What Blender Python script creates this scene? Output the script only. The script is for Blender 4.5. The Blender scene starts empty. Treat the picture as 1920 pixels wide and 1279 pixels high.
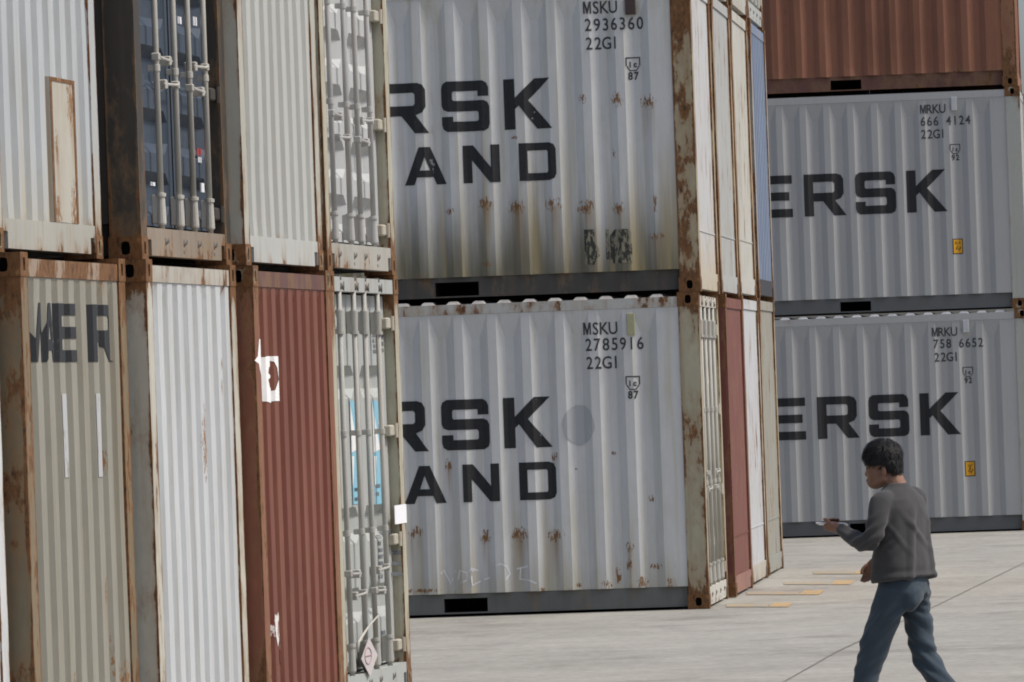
import bpy, bmesh, math, random
from mathutils import Vector, Matrix
from mathutils.bvhtree import BVHTree
from mathutils import noise as mnoise

random.seed(7)
C = bpy.context.scene.collection
scene = bpy.context.scene

# ------------------------------------------------------------------ camera
FPX = 12500.0            # focal length in pixels of a 1920 wide frame (long telephoto)
ROLL = math.atan(0.036)
CAM_H = 1.826
PITCH = math.atan(96.0 / FPX)
F_ = Vector((0, math.cos(PITCH), math.sin(PITCH)))
U0 = Vector((0, -math.sin(PITCH), math.cos(PITCH)))
R0 = Vector((1, 0, 0))
RIGHT = R0 * math.cos(ROLL) - U0 * math.sin(ROLL)
UP = R0 * math.sin(ROLL) + U0 * math.cos(ROLL)
CAM_P = Vector((0, 0, CAM_H))
cam_d = bpy.data.cameras.new('camera')
cam_d.sensor_width = 36.0
cam_d.lens = FPX / 1920.0 * 36.0
cam_d.clip_start = 0.5
cam_d.clip_end = 2000
cam = bpy.data.objects.new('camera', cam_d)
C.objects.link(cam)
m = Matrix.Identity(4)
for i in range(3):
    m[i][0], m[i][1], m[i][2], m[i][3] = RIGHT[i], UP[i], -F_[i], CAM_P[i]
cam.matrix_world = m
scene.camera = cam

def ray(px, py):
    return (F_ * FPX + RIGHT * (px - 960.0) - UP * (py - 639.5)).normalized()

# ------------------------------------------------------------------ light
SUN_EL, SUN_FRONT = math.radians(55), math.radians(10)   # high on the right, along the stacks
sun_dir = Vector((math.cos(SUN_EL) * math.cos(SUN_FRONT), -math.cos(SUN_EL) * math.sin(SUN_FRONT), math.sin(SUN_EL)))
world = bpy.data.worlds.new('World')
scene.world = world
world.use_nodes = True
wn = world.node_tree
wn.nodes.clear()
sky = wn.nodes.new('ShaderNodeTexSky')
sky.sky_type = 'NISHITA'
sky.sun_disc = False
sky.sun_elevation = SUN_EL
sky.sun_rotation = math.atan2(sun_dir.x, sun_dir.y)
sky.air_density = 0.75
sky.dust_density = 3.5
sky.ozone_density = 1.0
bg = wn.nodes.new('ShaderNodeBackground')
bg.inputs['Strength'].default_value = 0.125
wo = wn.nodes.new('ShaderNodeOutputWorld')
wn.links.new(sky.outputs[0], bg.inputs[0])
wn.links.new(bg.outputs[0], wo.inputs[0])
sl = bpy.data.lights.new('sun', 'SUN')
sl.energy = 2.4
sl.angle = math.radians(8.0)
sl.color = (1.0, 0.965, 0.90)
so = bpy.data.objects.new('sun', sl)
so.rotation_euler = sun_dir.to_track_quat('Z', 'Y').to_euler()
C.objects.link(so)
scene.view_settings.view_transform = 'Standard'
scene.view_settings.look = 'None'
scene.view_settings.gamma = 1.0
scene.view_settings.exposure = 0.36
scene.cycles.max_bounces = 6
scene.cycles.filter_width = 1.9

# ------------------------------------------------------------------ materials
class NT:
    def __init__(s, name):
        s.m = bpy.data.materials.new(name)
        s.m.use_nodes = True
        s.t = s.m.node_tree
        s.t.nodes.clear()
        s.out = s.t.nodes.new('ShaderNodeOutputMaterial')
        s.bs = s.t.nodes.new('ShaderNodeBsdfPrincipled')
        s.t.links.new(s.bs.outputs[0], s.out.inputs[0])
    def put(s, sock, v):
        if hasattr(v, 'is_output') or isinstance(v, bpy.types.NodeSocket):
            s.t.links.new(v, sock)
        elif isinstance(v, (tuple, list)) and len(v) == 3 and sock.type == 'RGBA':
            sock.default_value = (*v, 1)
        else:
            sock.default_value = v
    def math(s, op, a, b=None, c=None, clamp=False):
        n = s.t.nodes.new('ShaderNodeMath'); n.operation = op; n.use_clamp = clamp
        s.put(n.inputs[0], a)
        if b is not None: s.put(n.inputs[1], b)
        if c is not None: s.put(n.inputs[2], c)
        return n.outputs[0]
    def mix(s, f, a, b, mode='MIX'):
        n = s.t.nodes.new('ShaderNodeMix'); n.data_type = 'RGBA'; n.blend_type = mode
        s.put(n.inputs[0], f); s.put(n.inputs[6], a); s.put(n.inputs[7], b)
        return n.outputs[2]
    def coord(s):
        n = s.t.nodes.new('ShaderNodeTexCoord'); return n.outputs['Object']
    def mapped(s, co, scale, loc=(0, 0, 0)):
        n = s.t.nodes.new('ShaderNodeMapping')
        s.t.links.new(co, n.inputs[0])
        n.inputs['Scale'].default_value = scale
        n.inputs['Location'].default_value = loc
        return n.outputs[0]
    def noise(s, co, scale=1.0, detail=5.0, rough=0.55):
        n = s.t.nodes.new('ShaderNodeTexNoise')
        s.t.links.new(co, n.inputs['Vector'])
        n.inputs['Scale'].default_value = scale
        n.inputs['Detail'].default_value = detail
        n.inputs['Roughness'].default_value = rough
        return n.outputs['Fac']
    def ramp(s, v, lo, hi):
        n = s.t.nodes.new('ShaderNodeMapRange')
        n.interpolation_type = 'SMOOTHSTEP'
        s.put(n.inputs[0], v)
        s.put(n.inputs[1], lo); s.put(n.inputs[2], hi)
        n.inputs[3].default_value = 0.0; n.inputs[4].default_value = 1.0
        return n.outputs[0]
    def attr(s, name):
        n = s.t.nodes.new('ShaderNodeAttribute'); n.attribute_name = name
        return n.outputs['Fac']
    def sep(s, co):
        n = s.t.nodes.new('ShaderNodeSeparateXYZ'); s.t.links.new(co, n.inputs[0]); return n.outputs
    def bump(s, h, strength=0.2, dist=0.01):
        n = s.t.nodes.new('ShaderNodeBump')
        n.inputs['Strength'].default_value = strength
        n.inputs['Distance'].default_value = dist
        s.t.links.new(h, n.inputs['Height'])
        s.t.links.new(n.outputs[0], s.bs.inputs['Normal'])

RUST_D, RUST_M, RUST_L = (0.050, 0.028, 0.016), (0.155, 0.075, 0.031), (0.30, 0.165, 0.072)

def paint(name, base, var=0.16, dirt=(0.16, 0.13, 0.085), dirt_amt=0.35, rust=0.05, rscale=5.0, edge=0.35,
          rough=0.6, spots=(), axis=0, seed=0, low=None, stripes=()):
    """weathered container paint: mottled colour, vertical dirt streaks, rust patches; low=(colour, z0, z1, amt)"""
    n = NT(name)
    co = n.coord()
    sd = (seed * 3.71, seed * 1.93, seed * 2.37)
    big = n.noise(n.mapped(co, (1.1, 1.1, 0.8), sd), 1.0, 6)
    fine = n.noise(n.mapped(co, (22, 22, 9), sd), 1.0, 6, 0.65)
    streak = n.noise(n.mapped(co, (13, 13, 0.55), sd), 1.0, 5, 0.6)
    k = n.math('MULTIPLY_ADD', n.math('SUBTRACT', big, 0.5), var * 2.2, 1.0)
    k = n.math('MULTIPLY_ADD', n.math('SUBTRACT', fine, 0.5), var * 1.3, k)
    vm = n.t.nodes.new('ShaderNodeVectorMath'); vm.operation = 'SCALE'
    vm.inputs[0].default_value = base
    n.t.links.new(k, vm.inputs['Scale'])
    col = vm.outputs[0]
    df = n.math('MULTIPLY', n.ramp(streak, 0.46, 0.78), dirt_amt)
    col = n.mix(df, col, dirt)
    grime = n.math('MULTIPLY', n.ramp(n.noise(n.mapped(co, (3.1, 3.1, 1.4), sd), 1.0, 7, 0.7), 0.55, 0.8), dirt_amt * 0.7)
    col = n.mix(grime, col, dirt)
    xyz = n.sep(co)
    a = xyz[axis]; z = xyz[2]
    if low:
        lc, z0, z1, amt = low
        wob = n.math('MULTIPLY_ADD', n.math('SUBTRACT', n.noise(n.mapped(co, (7, 7, 0.8), sd), 1.0, 4), 0.5), 0.75, z)
        f = n.math('MULTIPLY', n.math('SUBTRACT', 1.0, n.ramp(wob, z0, z1)), amt)
        col = n.mix(f, col, lc)
        run = n.noise(n.mapped(co, (9, 9, 0.25), (sd[0] + 4, sd[1], sd[2])), 1.0, 3, 0.5)
        g2 = n.math('MULTIPLY', n.math('SUBTRACT', 1.0, n.ramp(wob, z0 + 0.2, z1 + 0.7)), n.math('MULTIPLY', n.ramp(run, 0.50, 0.68), amt * 0.8))
        col = n.mix(g2, col, (lc[0] * 0.4 + 0.27, lc[1] * 0.4 + 0.21, lc[2] * 0.3 + 0.10))
    for (s0, s1, zz0, zz1, sc, amt) in stripes:       # stained or repainted bands with a shape of their own
        m1 = n.math('MULTIPLY', n.ramp(a, s0 - .01, s0 + .01), n.math('SUBTRACT', 1.0, n.ramp(a, s1 - .01, s1 + .01)))
        m2 = n.math('MULTIPLY', n.ramp(z, zz0 - .01, zz0 + .02), n.math('SUBTRACT', 1.0, n.ramp(z, zz1 - .02, zz1 + .01)))
        col = n.mix(n.math('MULTIPLY', n.math('MULTIPLY', m1, m2), amt), col, sc)
    rn = n.noise(n.mapped(co, (rscale, rscale, rscale * 0.45), sd), 1.0, 9, 0.68)
    wear = n.attr('wear')
    v = n.math('MULTIPLY_ADD', wear, edge, rn)
    thr = 0.80 - rust * 0.42
    rmask = n.ramp(v, thr - 0.012, thr + 0.045)
    halo = n.math('MULTIPLY', n.ramp(v, thr - 0.13, thr + 0.02), 0.45)
    if spots:
        best = None; drip = None
        for (sa, sz, ra, rz, dl) in spots:
            u = n.math('MULTIPLY', n.math('SUBTRACT', a, sa), 1.0 / ra)
            w = n.math('MULTIPLY', n.math('SUBTRACT', z, sz), 1.0 / rz)
            d = n.math('SQRT', n.math('MULTIPLY_ADD', u, u, n.math('MULTIPLY', w, w)))
            mm = n.math('SUBTRACT', 1.0, d)
            best = mm if best is None else n.math('MAXIMUM', best, mm)
            if dl > 0:
                t = n.math('MULTIPLY', n.math('SUBTRACT', sz, z), 1.0 / dl)
                g = n.math('MULTIPLY', n.math('SUBTRACT', 1.0, t, clamp=True), n.ramp(t, -0.02, 0.05))
                g = n.math('MULTIPLY', g, n.math('SUBTRACT', 1.0, n.math('ABSOLUTE', u), clamp=True))
                drip = g if drip is None else n.math('MAXIMUM', drip, g)
        spn = n.noise(n.mapped(co, (64, 64, 21), sd), 1.0, 7, 0.75)
        sv = n.math('MULTIPLY_ADD', n.math('SUBTRACT', spn, 0.5), 4.4, n.math('MULTIPLY', best, 0.62))
        smask = n.math('MULTIPLY', n.ramp(sv, 0.18, 0.50), n.ramp(best, -0.05, 0.15))
        rmask = n.math('MAXIMUM', rmask, smask)
        if drip is not None:
            col = n.mix(n.math('MULTIPLY', n.math('MULTIPLY', drip, n.ramp(streak, 0.3, 0.6)), 0.9), col, (0.25, 0.165, 0.075))
    rc = n.noise(n.mapped(co, (31, 31, 17), sd), 1.0, 6, 0.7)
    rcol = n.mix(n.ramp(rc, 0.3, 0.55), RUST_D, RUST_M)
    rcol = n.mix(n.ramp(rc, 0.56, 0.75), rcol, RUST_L)
    if spots:
        rcol = n.mix(n.math('MULTIPLY', smask, 0.55), rcol, (0.27, 0.135, 0.05))
    col = n.mix(halo, col, (0.23, 0.14, 0.065))
    col = n.mix(rmask, col, rcol)
    n.put(n.bs.inputs['Base Color'], col)
    rr = n.math('MULTIPLY_ADD', rmask, 0.3, rough)
    n.put(n.bs.inputs['Roughness'], rr)
    n.bs.inputs['Specular IOR Level'].default_value = 0.3
    h = n.math('MULTIPLY_ADD', big, 1.4, n.math('MULTIPLY_ADD', rmask, 0.12, n.math('MULTIPLY', fine, 0.16)))
    n.bump(h, 0.35, 0.012)
    return n.m

def plain(name, base, rough=0.6, var=0.15, scale=20.0, metal=0.0, bump=0.0):
    n = NT(name)
    f = n.noise(n.coord(), scale, 5, 0.6)
    k = n.math('MULTIPLY_ADD', n.math('SUBTRACT', f, 0.5), var * 2, 1.0)
    vm = n.t.nodes.new('ShaderNodeVectorMath'); vm.operation = 'SCALE'
    vm.inputs[0].default_value = base
    n.t.links.new(k, vm.inputs['Scale'])
    n.put(n.bs.inputs['Base Color'], vm.outputs[0])
    n.bs.inputs['Roughness'].default_value = rough
    n.bs.inputs['Metallic'].default_value = metal
    n.bs.inputs['Specular IOR Level'].default_value = 0.3
    if bump: n.bump(f, bump, 0.01)
    return n.m

def worn_decal(name, ink, under, amount, scale=9.0, stretch=0.5):
    """print or paint with chips through which the wall colour shows"""
    n = NT(name)
    co = n.coord()
    f = n.noise(n.mapped(co, (scale, scale, scale * stretch)), 1.0, 8, 0.72)
    g = n.noise(n.mapped(co, (60, 60, 40)), 1.0, 4, 0.6)
    mask = n.ramp(n.math('MULTIPLY_ADD', g, 0.15, f), 0.80 - amount * 0.35, 0.86 - amount * 0.35)
    c2 = n.mix(n.math('MULTIPLY', g, 0.05), ink, under)
    n.put(n.bs.inputs['Base Color'], n.mix(mask, c2, under))
    n.bs.inputs['Roughness'].default_value = 0.6
    n.bs.inputs['Specular IOR Level'].default_value = 0.25
    return n.m

# ------------------------------------------------------------------ mesh helpers
class MB:
    def __init__(s):
        s.v = []; s.f = []; s.mi = []; s.w = {}
    def add(s, vs, fs, mi=0, wear=None):
        o = len(s.v)
        s.v += [tuple(v) for v in vs]
        for f in fs:
            s.f.append(tuple(i + o for i in f)); s.mi.append(mi)
        if wear:
            for i, w in enumerate(wear): s.w[o + i] = w
    def box(s, x0, x1, y0, y1, z0, z1, mi=0):
        s.add([(x0, y0, z0), (x1, y0, z0), (x1, y1, z0), (x0, y1, z0), (x0, y0, z1), (x1, y0, z1), (x1, y1, z1), (x0, y1, z1)],
              [(0, 3, 2, 1), (4, 5, 6, 7), (0, 1, 5, 4), (1, 2, 6, 5), (2, 3, 7, 6), (3, 0, 4, 7)], mi)
    def cbox(s, x0, x1, y0, y1, z0, z1, b=0.006, mi=0):
        """box with chamfered vertical and horizontal edges"""
        vs = []
        for (zz, k) in ((z0, b), (z0 + b, 0), (z1 - b, 0), (z1, b)):
            X0, X1, Y0, Y1 = x0 + k, x1 - k, y0 + k, y1 - k
            c = b
            vs += [(X0 + c, Y0, zz), (X1 - c, Y0, zz), (X1, Y0 + c, zz), (X1, Y1 - c, zz), (X1 - c, Y1, zz), (X0 + c, Y1, zz), (X0, Y1 - c, zz), (X0, Y0 + c, zz)]
        fs = [tuple(reversed(range(8))), tuple(range(24, 32))]
        for r in range(3):
            for i in range(8):
                j = (i + 1) % 8
                fs.append((r * 8 + i, r * 8 + j, r * 8 + 8 + j, r * 8 + 8 + i))
        s.add(vs, fs, mi)
    def tube(s, pts, rad, n=10, cap=True, mi=0):
        """tube along a polyline; rad a number or list"""
        pts = [Vector(p) for p in pts]
        rs = rad if isinstance(rad, (list, tuple)) else [rad] * len(pts)
        vs = []; ref = None
        for i, p in enumerate(pts):
            d = (pts[min(i + 1, len(pts) - 1)] - pts[max(i - 1, 0)]).normalized()
            if ref is None:
                ref = Vector((1, 0, 0)) if abs(d.x) < 0.9 else Vector((0, 1, 0))
            u = (ref - d * ref.dot(d)).normalized(); w = d.cross(u); ref = u
            for k in range(n):
                a = 2 * math.pi * k / n
                vs.append(p + (u * math.cos(a) + w * math.sin(a)) * rs[i])
        fs = []
        for i in range(len(pts) - 1):
            for k in range(n):
                j = (k + 1) % n
                fs.append((i * n + k, i * n + j, i * n + n + j, i * n + n + k))
        if cap:
            fs += [tuple(reversed(range(n))), tuple(range((len(pts) - 1) * n, len(pts) * n))]
        s.add(vs, fs, mi)
    def mesh(s, name, smooth=False):
        me = bpy.data.meshes.new(name)
        me.from_pydata(s.v, [], s.f)
        if any(s.mi):
            me.polygons.foreach_set('material_index', s.mi)
        if s.w:
            at = me.attributes.new('wear', 'FLOAT', 'POINT')
            at.data.foreach_set('value', [s.w.get(i, 0.0) for i in range(len(s.v))])
        if smooth:
            me.polygons.foreach_set('use_smooth', [True] * len(me.polygons))
        me.update()
        return me

def link(name, me, mats, parent=None):
    o = bpy.data.objects.new(name, me)
    if not isinstance(mats, (list, tuple)): mats = [mats]
    if len(me.materials) == 0:
        for mt in mats: me.materials.append(mt)
    C.objects.link(o)
    if parent is not None: o.parent = parent
    return o

def thing(name, label, cat, loc=(0, 0, 0), rz=0.0, group=None):
    o = bpy.data.objects.new(name, None)
    o.empty_display_size = 0.2
    C.objects.link(o)
    o.location = loc; o.rotation_euler = (0, 0, rz)
    o['label'] = label; o['category'] = cat
    if group: o['group'] = group
    return o

def tag(o, label, cat, group=None):
    o['label'] = label; o['category'] = cat
    if group: o['group'] = group
    return o

# ------------------------------------------------------------------ the ground
def ground_z(x, y):
    """the yard falls a few centimetres towards the near stack and rises along the far end of the middle row"""
    z = -0.06 * math.exp(-(((x + 3.0) / 3.2) ** 2 + ((y - 36.0) / 7.0) ** 2))
    z += 0.06 * math.exp(-(((x - 0.5) / 3.2) ** 2 + ((y - 66.0) / 5.5) ** 2))
    return z

def concrete():
    n = NT('yard_concrete')
    co = n.coord()
    big = n.noise(n.mapped(co, (0.22, 0.16, 1)), 1.0, 6, 0.6)
    mid = n.noise(n.mapped(co, (1.1, 0.8, 1)), 1.0, 9, 0.72)
    fine = n.noise(n.mapped(co, (11, 7, 1)), 1.0, 7, 0.75)
    k = n.math('MULTIPLY_ADD', n.math('SUBTRACT', big, 0.5), 0.40, 1.0)
    k = n.math('MULTIPLY_ADD', n.math('SUBTRACT', mid, 0.5), 0.85, k)
    k = n.math('MULTIPLY_ADD', n.math('SUBTRACT', fine, 0.5), 0.95, k)
    vm = n.t.nodes.new('ShaderNodeVectorMath'); vm.operation = 'SCALE'
    vm.inputs[0].default_value = (0.292, 0.280, 0.248)
    n.t.links.new(k, vm.inputs['Scale'])
    stain = n.math('MULTIPLY', n.ramp(n.noise(n.mapped(co, (0.6, 0.5, 1), (5, 9, 0)), 1.0, 9, 0.75), 0.50, 0.66), 0.55)
    col = n.mix(stain, vm.outputs[0], (0.135, 0.125, 0.108))
    tyre = n.noise(n.mapped(co, (0.25, 3.2, 1), (2, 7, 0)), 1.0, 5, 0.6)
    col = n.mix(n.math('MULTIPLY', n.ramp(tyre, 0.54, 0.74), 0.24), col, (0.12, 0.112, 0.10))
    spots = n.math('MULTIPLY', n.ramp(n.noise(n.mapped(co, (3.6, 2.6, 1), (1, 4, 0)), 1.0, 5, 0.65), 0.68, 0.74), 0.65)
    col = n.mix(spots, col, (0.10, 0.09, 0.08))
    n.put(n.bs.inputs['Base Color'], col)
    n.bs.inputs['Roughness'].default_value = 0.85
    n.bs.inputs['Specular IOR Level'].default_value = 0.25
    n.bump(n.math('ADD', mid, fine), 0.25, 0.02)
    return n.m
M_CONC = concrete()

def axis_pts(lo, hi, fine0, fine1, step, coarse):
    out = []
    t = lo
    while t < fine0: out.append(t); t += coarse
    t = fine0
    while t < fine1: out.append(t); t += step
    t = fine1
    while t <= hi + .01: out.append(t); t += coarse
    return out
gx = axis_pts(-200, 200, -14, 16, 0.6, 31); gy = axis_pts(-60, 520, 20, 90, 0.7, 40)
gm = MB()
gm.add([(x, y, ground_z(x, y)) for y in gy for x in gx],
       [(j * len(gx) + i, j * len(gx) + i + 1, (j + 1) * len(gx) + i + 1, (j + 1) * len(gx) + i)
        for j in range(len(gy) - 1) for i in range(len(gx) - 1)])
ground = link('ground', gm.mesh('ground', True), M_CONC)
ground['kind'] = 'structure'
ground['label'] = 'pale worn concrete of the container yard'

def on_ground(px, py):
    d = ray(px, py)
    p = CAM_P.copy(); z = 0.0
    for _ in range(6):
        t = (z - CAM_P.z) / d.z
        p = CAM_P + d * t
        z = ground_z(p.x, p.y)
    return p

# ------------------------------------------------------------------ shared container materials
M_HOLE = plain('casting_hollow', (0.012, 0.011, 0.010), 0.9)
M_POCKET = plain('pocket_inside', (0.02, 0.02, 0.02), 0.9)
M_CAST_RUST = paint('casting_rust', (0.12, 0.088, 0.065), 0.3, (0.06, 0.042, 0.03), 0.5, 0.30, 9, 0.4, 0.8, seed=2)
M_CAST_TAN = paint('casting_tan', (0.27, 0.225, 0.16), 0.3, (0.12, 0.08, 0.05), 0.5, 0.28, 9, 0.4, 0.8, seed=5)
M_GALV = paint('lock_rod_steel', (0.40, 0.385, 0.34), 0.2, (0.17, 0.13, 0.085), 0.45, 0.2, 9, 0.3, 0.55, seed=4)
M_GALV_D = paint('lock_gear_dark', (0.10, 0.092, 0.08), 0.3, (0.06, 0.04, 0.025), 0.5, 0.35, 12, 0.3, 0.7, seed=6)
M_HINGE = paint('hinge_paint', (0.38, 0.355, 0.29), 0.25, (0.2, 0.13, 0.07), 0.5, 0.25, 14, 0.3, 0.6, seed=8)
M_GASKET = plain('door_gasket', (0.018, 0.018, 0.017), 0.8)
M_FLOOR = plain('underside_bitumen', (0.03, 0.028, 0.026), 0.9)

L, W, H = 6.058, 2.438, 2.591

def casting_mesh():
    """corner fitting seen from its near and end faces: oval holes with hollow behind"""
    mb = MB()
    lx, wy, hz = 0.178, 0.162, 0.118
    x0, x1, y0, y1, z0, z1 = -lx, 0, 0, wy, 0, hz
    mb.add([(x0, y0, z0), (x1, y0, z0), (x1, y1, z0), (x0, y1, z0), (x0, y0, z1), (x1, y0, z1), (x1, y1, z1), (x0, y1, z1)],
           [(0, 3, 2, 1), (4, 5, 6, 7), (2, 3, 7, 6), (3, 0, 4, 7)], 0, [1] * 8)
    def holed(P, w, h, rw, rh):
        out = [(0, 0), (w / 2, 0), (w, 0), (w, h / 2), (w, h), (w / 2, h), (0, h), (0, h / 2)]
        inn = []
        for k in range(8):
            a = math.radians(225 + 45 * k)
            inn.append((w / 2 + rw * math.cos(a) * (1.18 if k % 2 == 0 else 1), h / 2 + rh * math.sin(a) * (1.18 if k % 2 == 0 else 1)))
        vs = [P(a, b, 0) for a, b in out] + [P(a, b, 0) for a, b in inn] + [P(a, b, 0.012) for a, b in inn] + [P(a, b, 0.075) for a, b in inn]
        fs = [(k, (k + 1) % 8, 8 + (k + 1) % 8, 8 + k) for k in range(8)] + [(8 + k, 8 + (k + 1) % 8, 16 + (k + 1) % 8, 16 + k) for k in range(8)]
        mb.add(vs, fs, 0, [1] * 8 + [0.6] * 24)
        mb.add(vs, [(16 + k, 16 + (k + 1) % 8, 24 + (k + 1) % 8, 24 + k) for k in range(8)] + [tuple(range(24, 32))], 1)
    holed(lambda a, b, d: (x0 + a, y0 + d, z0 + b), lx, hz, 0.026, 0.036)
    holed(lambda a, b, d: (x1 - d, y0 + a, z0 + b), wy, hz, 0.024, 0.036)
    return mb
_cast = {}
def casting(mat, parent, sx, sy, sz):
    """sx: 1 right end / -1 left end, sy: 1 near / -1 far, sz: 1 bottom / -1 top"""
    if mat.name not in _cast:
        me = casting_mesh().mesh('corner_casting')
        me.materials.append(mat); me.materials.append(M_HOLE)
        _cast[mat.name] = me
    o = link('corner_casting', _cast[mat.name], mat, parent)
    o.location = (0 if sx > 0 else -L, 0 if sy > 0 else W, 0 if sz > 0 else H)
    o.scale = (sx, sy, sz)
    return o

def corr_profile(t0, t1, flat_out, slope, flat_in, depth, start_flat):
    """break points (t, depth) from t0 to t1"""
    pts = [(t0, 0.0), (t0 + start_flat, 0.0)]
    t = t0 + start_flat
    pitch = 2 * slope + flat_in + flat_out
    while t + 2 * slope + flat_in < t1 - 0.02:
        pts += [(t + slope, depth), (t + slope + flat_in, depth), (t + 2 * slope + flat_in, 0.0)]
        t += pitch
        if t < t1 - 0.02: pts.append((t, 0.0))
    if pts[-1][0] < t1 - 0.005: pts.append((t1, 0.0))
    return pts

def corr_mesh(pts, z0, z1, taper, P, wear_bottom=0.5, wear_top=0.3, dent=0.0, seed=0):
    """corrugated sheet; P(t, d, z) maps to local space; the waves run out over 'taper' at the top"""
    mb = MB()
    rows = [z0, z0 + 0.10]
    n = 8
    zt = z1 - taper
    for k in range(1, n + 1): rows.append(z0 + 0.10 + (zt - z0 - 0.10) * k / n)
    rows.append(z1)
    vs = []; wr = []
    for zi, z in enumerate(rows):
        for (t, d) in pts:
            dd = d if zi < len(rows) - 1 else 0.0
            if dent and 0 < zi < len(rows) - 1:
                q = mnoise.noise(Vector((t * 1.3 + seed * 7.1, z * 1.1, seed)))
                dd += dent * max(0.0, q) ** 1.5
            vs.append(P(t, dd, z))
            wr.append(wear_bottom if zi == 0 else (wear_top if zi == len(rows) - 1 else 0.0))
    nc = len(pts); fs = []
    for r in range(len(rows) - 1):
        for c in range(nc - 1):
            a, b, e, f = r * nc + c, r * nc + c + 1, (r + 1) * nc + c + 1, (r + 1) * nc + c
            if r == len(rows) - 2:
                if pts[c][1] < pts[c + 1][1]: fs += [(a, b, f), (b, e, f)]
                elif pts[c][1] > pts[c + 1][1]: fs += [(a, b, e), (a, e, f)]
                else: fs.append((a, b, e, f))
            else: fs.append((a, b, e, f))
    mb.add(vs, fs, 0, wr)
    return mb

SIDE = corr_profile(-L + 0.165, -0.165, 0.072, 0.068, 0.070, 0.036, 0.052)
ENDP = corr_profile(0.158, W - 0.158, 0.124, 0.020, 0.098, 0.036, 0.045)

def bars_mesh(name, boxes, wear=0.4):
    mb = MB()
    for b in boxes: mb.box(*b)
    mb.w = {i: wear for i in range(len(mb.v))}
    return mb.mesh(name)

def post_mesh(x0, x1, y0, y1):
    """corner post with rust-prone edge strips (wear attribute) on each face"""
    mb = MB()
    cs = []
    k = 0.022
    for (ax, ay, bx, by) in ((x0, y0, x1, y0), (x1, y0, x1, y1), (x1, y1, x0, y1), (x0, y1, x0, y0)):
        ln = math.hypot(bx - ax, by - ay)
        for t, w in ((0.0, 1.0), (k / ln, 0.35), (1 - k / ln, 0.35)):
            cs.append((ax + (bx - ax) * t, ay + (by - ay) * t, w))
    zs = [0.118, 0.25, 0.5, 0.9, 1.3, 1.7, 2.1, 2.35, H - 0.118]
    vs = []; wr = []
    for zi, z in enumerate(zs):
        e = 0.55 if zi in (0, len(zs) - 1) else (0.25 if zi in (1, len(zs) - 2) else 0)
        for (x, y, w) in cs:
            vs.append((x, y, z)); wr.append(min(1.2, w + e))
    n = len(cs)
    fs = [(r * n + i, r * n + (i + 1) % n, (r + 1) * n + (i + 1) % n, (r + 1) * n + i) for r in range(len(zs) - 1) for i in range(n)]
    fs += [tuple(reversed(range(n))), tuple(range((len(zs) - 1) * n, len(zs) * n))]
    mb.add(vs, fs, 0, wr)
    return mb.mesh('corner_post')

def roof_mesh():
    mb = MB()
    pts = [(-L + 0.17, 0.0)]
    t = -L + 0.22
    while t + 0.15 < -0.17:
        pts += [(t, 0), (t + 0.02, 0.02), (t + 0.03, 0.024), (t + 0.09, 0.024), (t + 0.10, 0.02), (t + 0.12, 0)]
        t += 0.209
    pts.append((-0.17, 0))
    rows = [(0.02, 0.0), (0.03, 1.0), (W - 0.03, 1.0), (W - 0.02, 0.0)]
    vs = [(x, y, H - 0.034 + d * k) for (y, k) in rows for (x, d) in pts]
    n = len(pts)
    fs = [(r * n + c, r * n + c + 1, (r + 1) * n + c + 1, (r + 1) * n + c) for r in range(3) for c in range(n - 1)]
    mb.add(vs, fs)
    return mb.mesh('roof')
_shared = {}
def shared(key, fn, mats):
    k = (key,) + tuple(mm.name for mm in mats)
    if k not in _shared:
        me = fn()
        for mm in mats: me.materials.append(mm)
        _shared[k] = me
    return _shared[k]

def sill_mesh():
    """bottom end rail with a notch beside each corner fitting"""
    mb = MB()
    y0, y1 = 0.162, W - 0.162
    out = [(y0, 0.03), (y0 + .012, 0.03), (y0 + .012, 0.10), (y0 + .11, 0.10), (y0 + .11, 0.022),
           (y1 - .11, 0.022), (y1 - .11, 0.10), (y1 - .012, 0.10), (y1 - .012, 0.03), (y1, 0.03), (y1, 0.168), (y0, 0.168)]
    # as columns so that every face is convex
    for (a, b, zb) in ((y0, y0 + .012, .03), (y0 + .012, y0 + .11, .105), (y0 + .11, y1 - .11, .022), (y1 - .11, y1 - .012, .105), (y1 - .012, y1, .03)):
        mb.box(-0.085, -0.005, a, b, zb, 0.168)
    mb.w = {i: 0.55 if mb.v[i][2] < 0.12 else 0.2 for i in range(len(mb.v))}
    return mb.mesh('bottom_end_rail')

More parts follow.
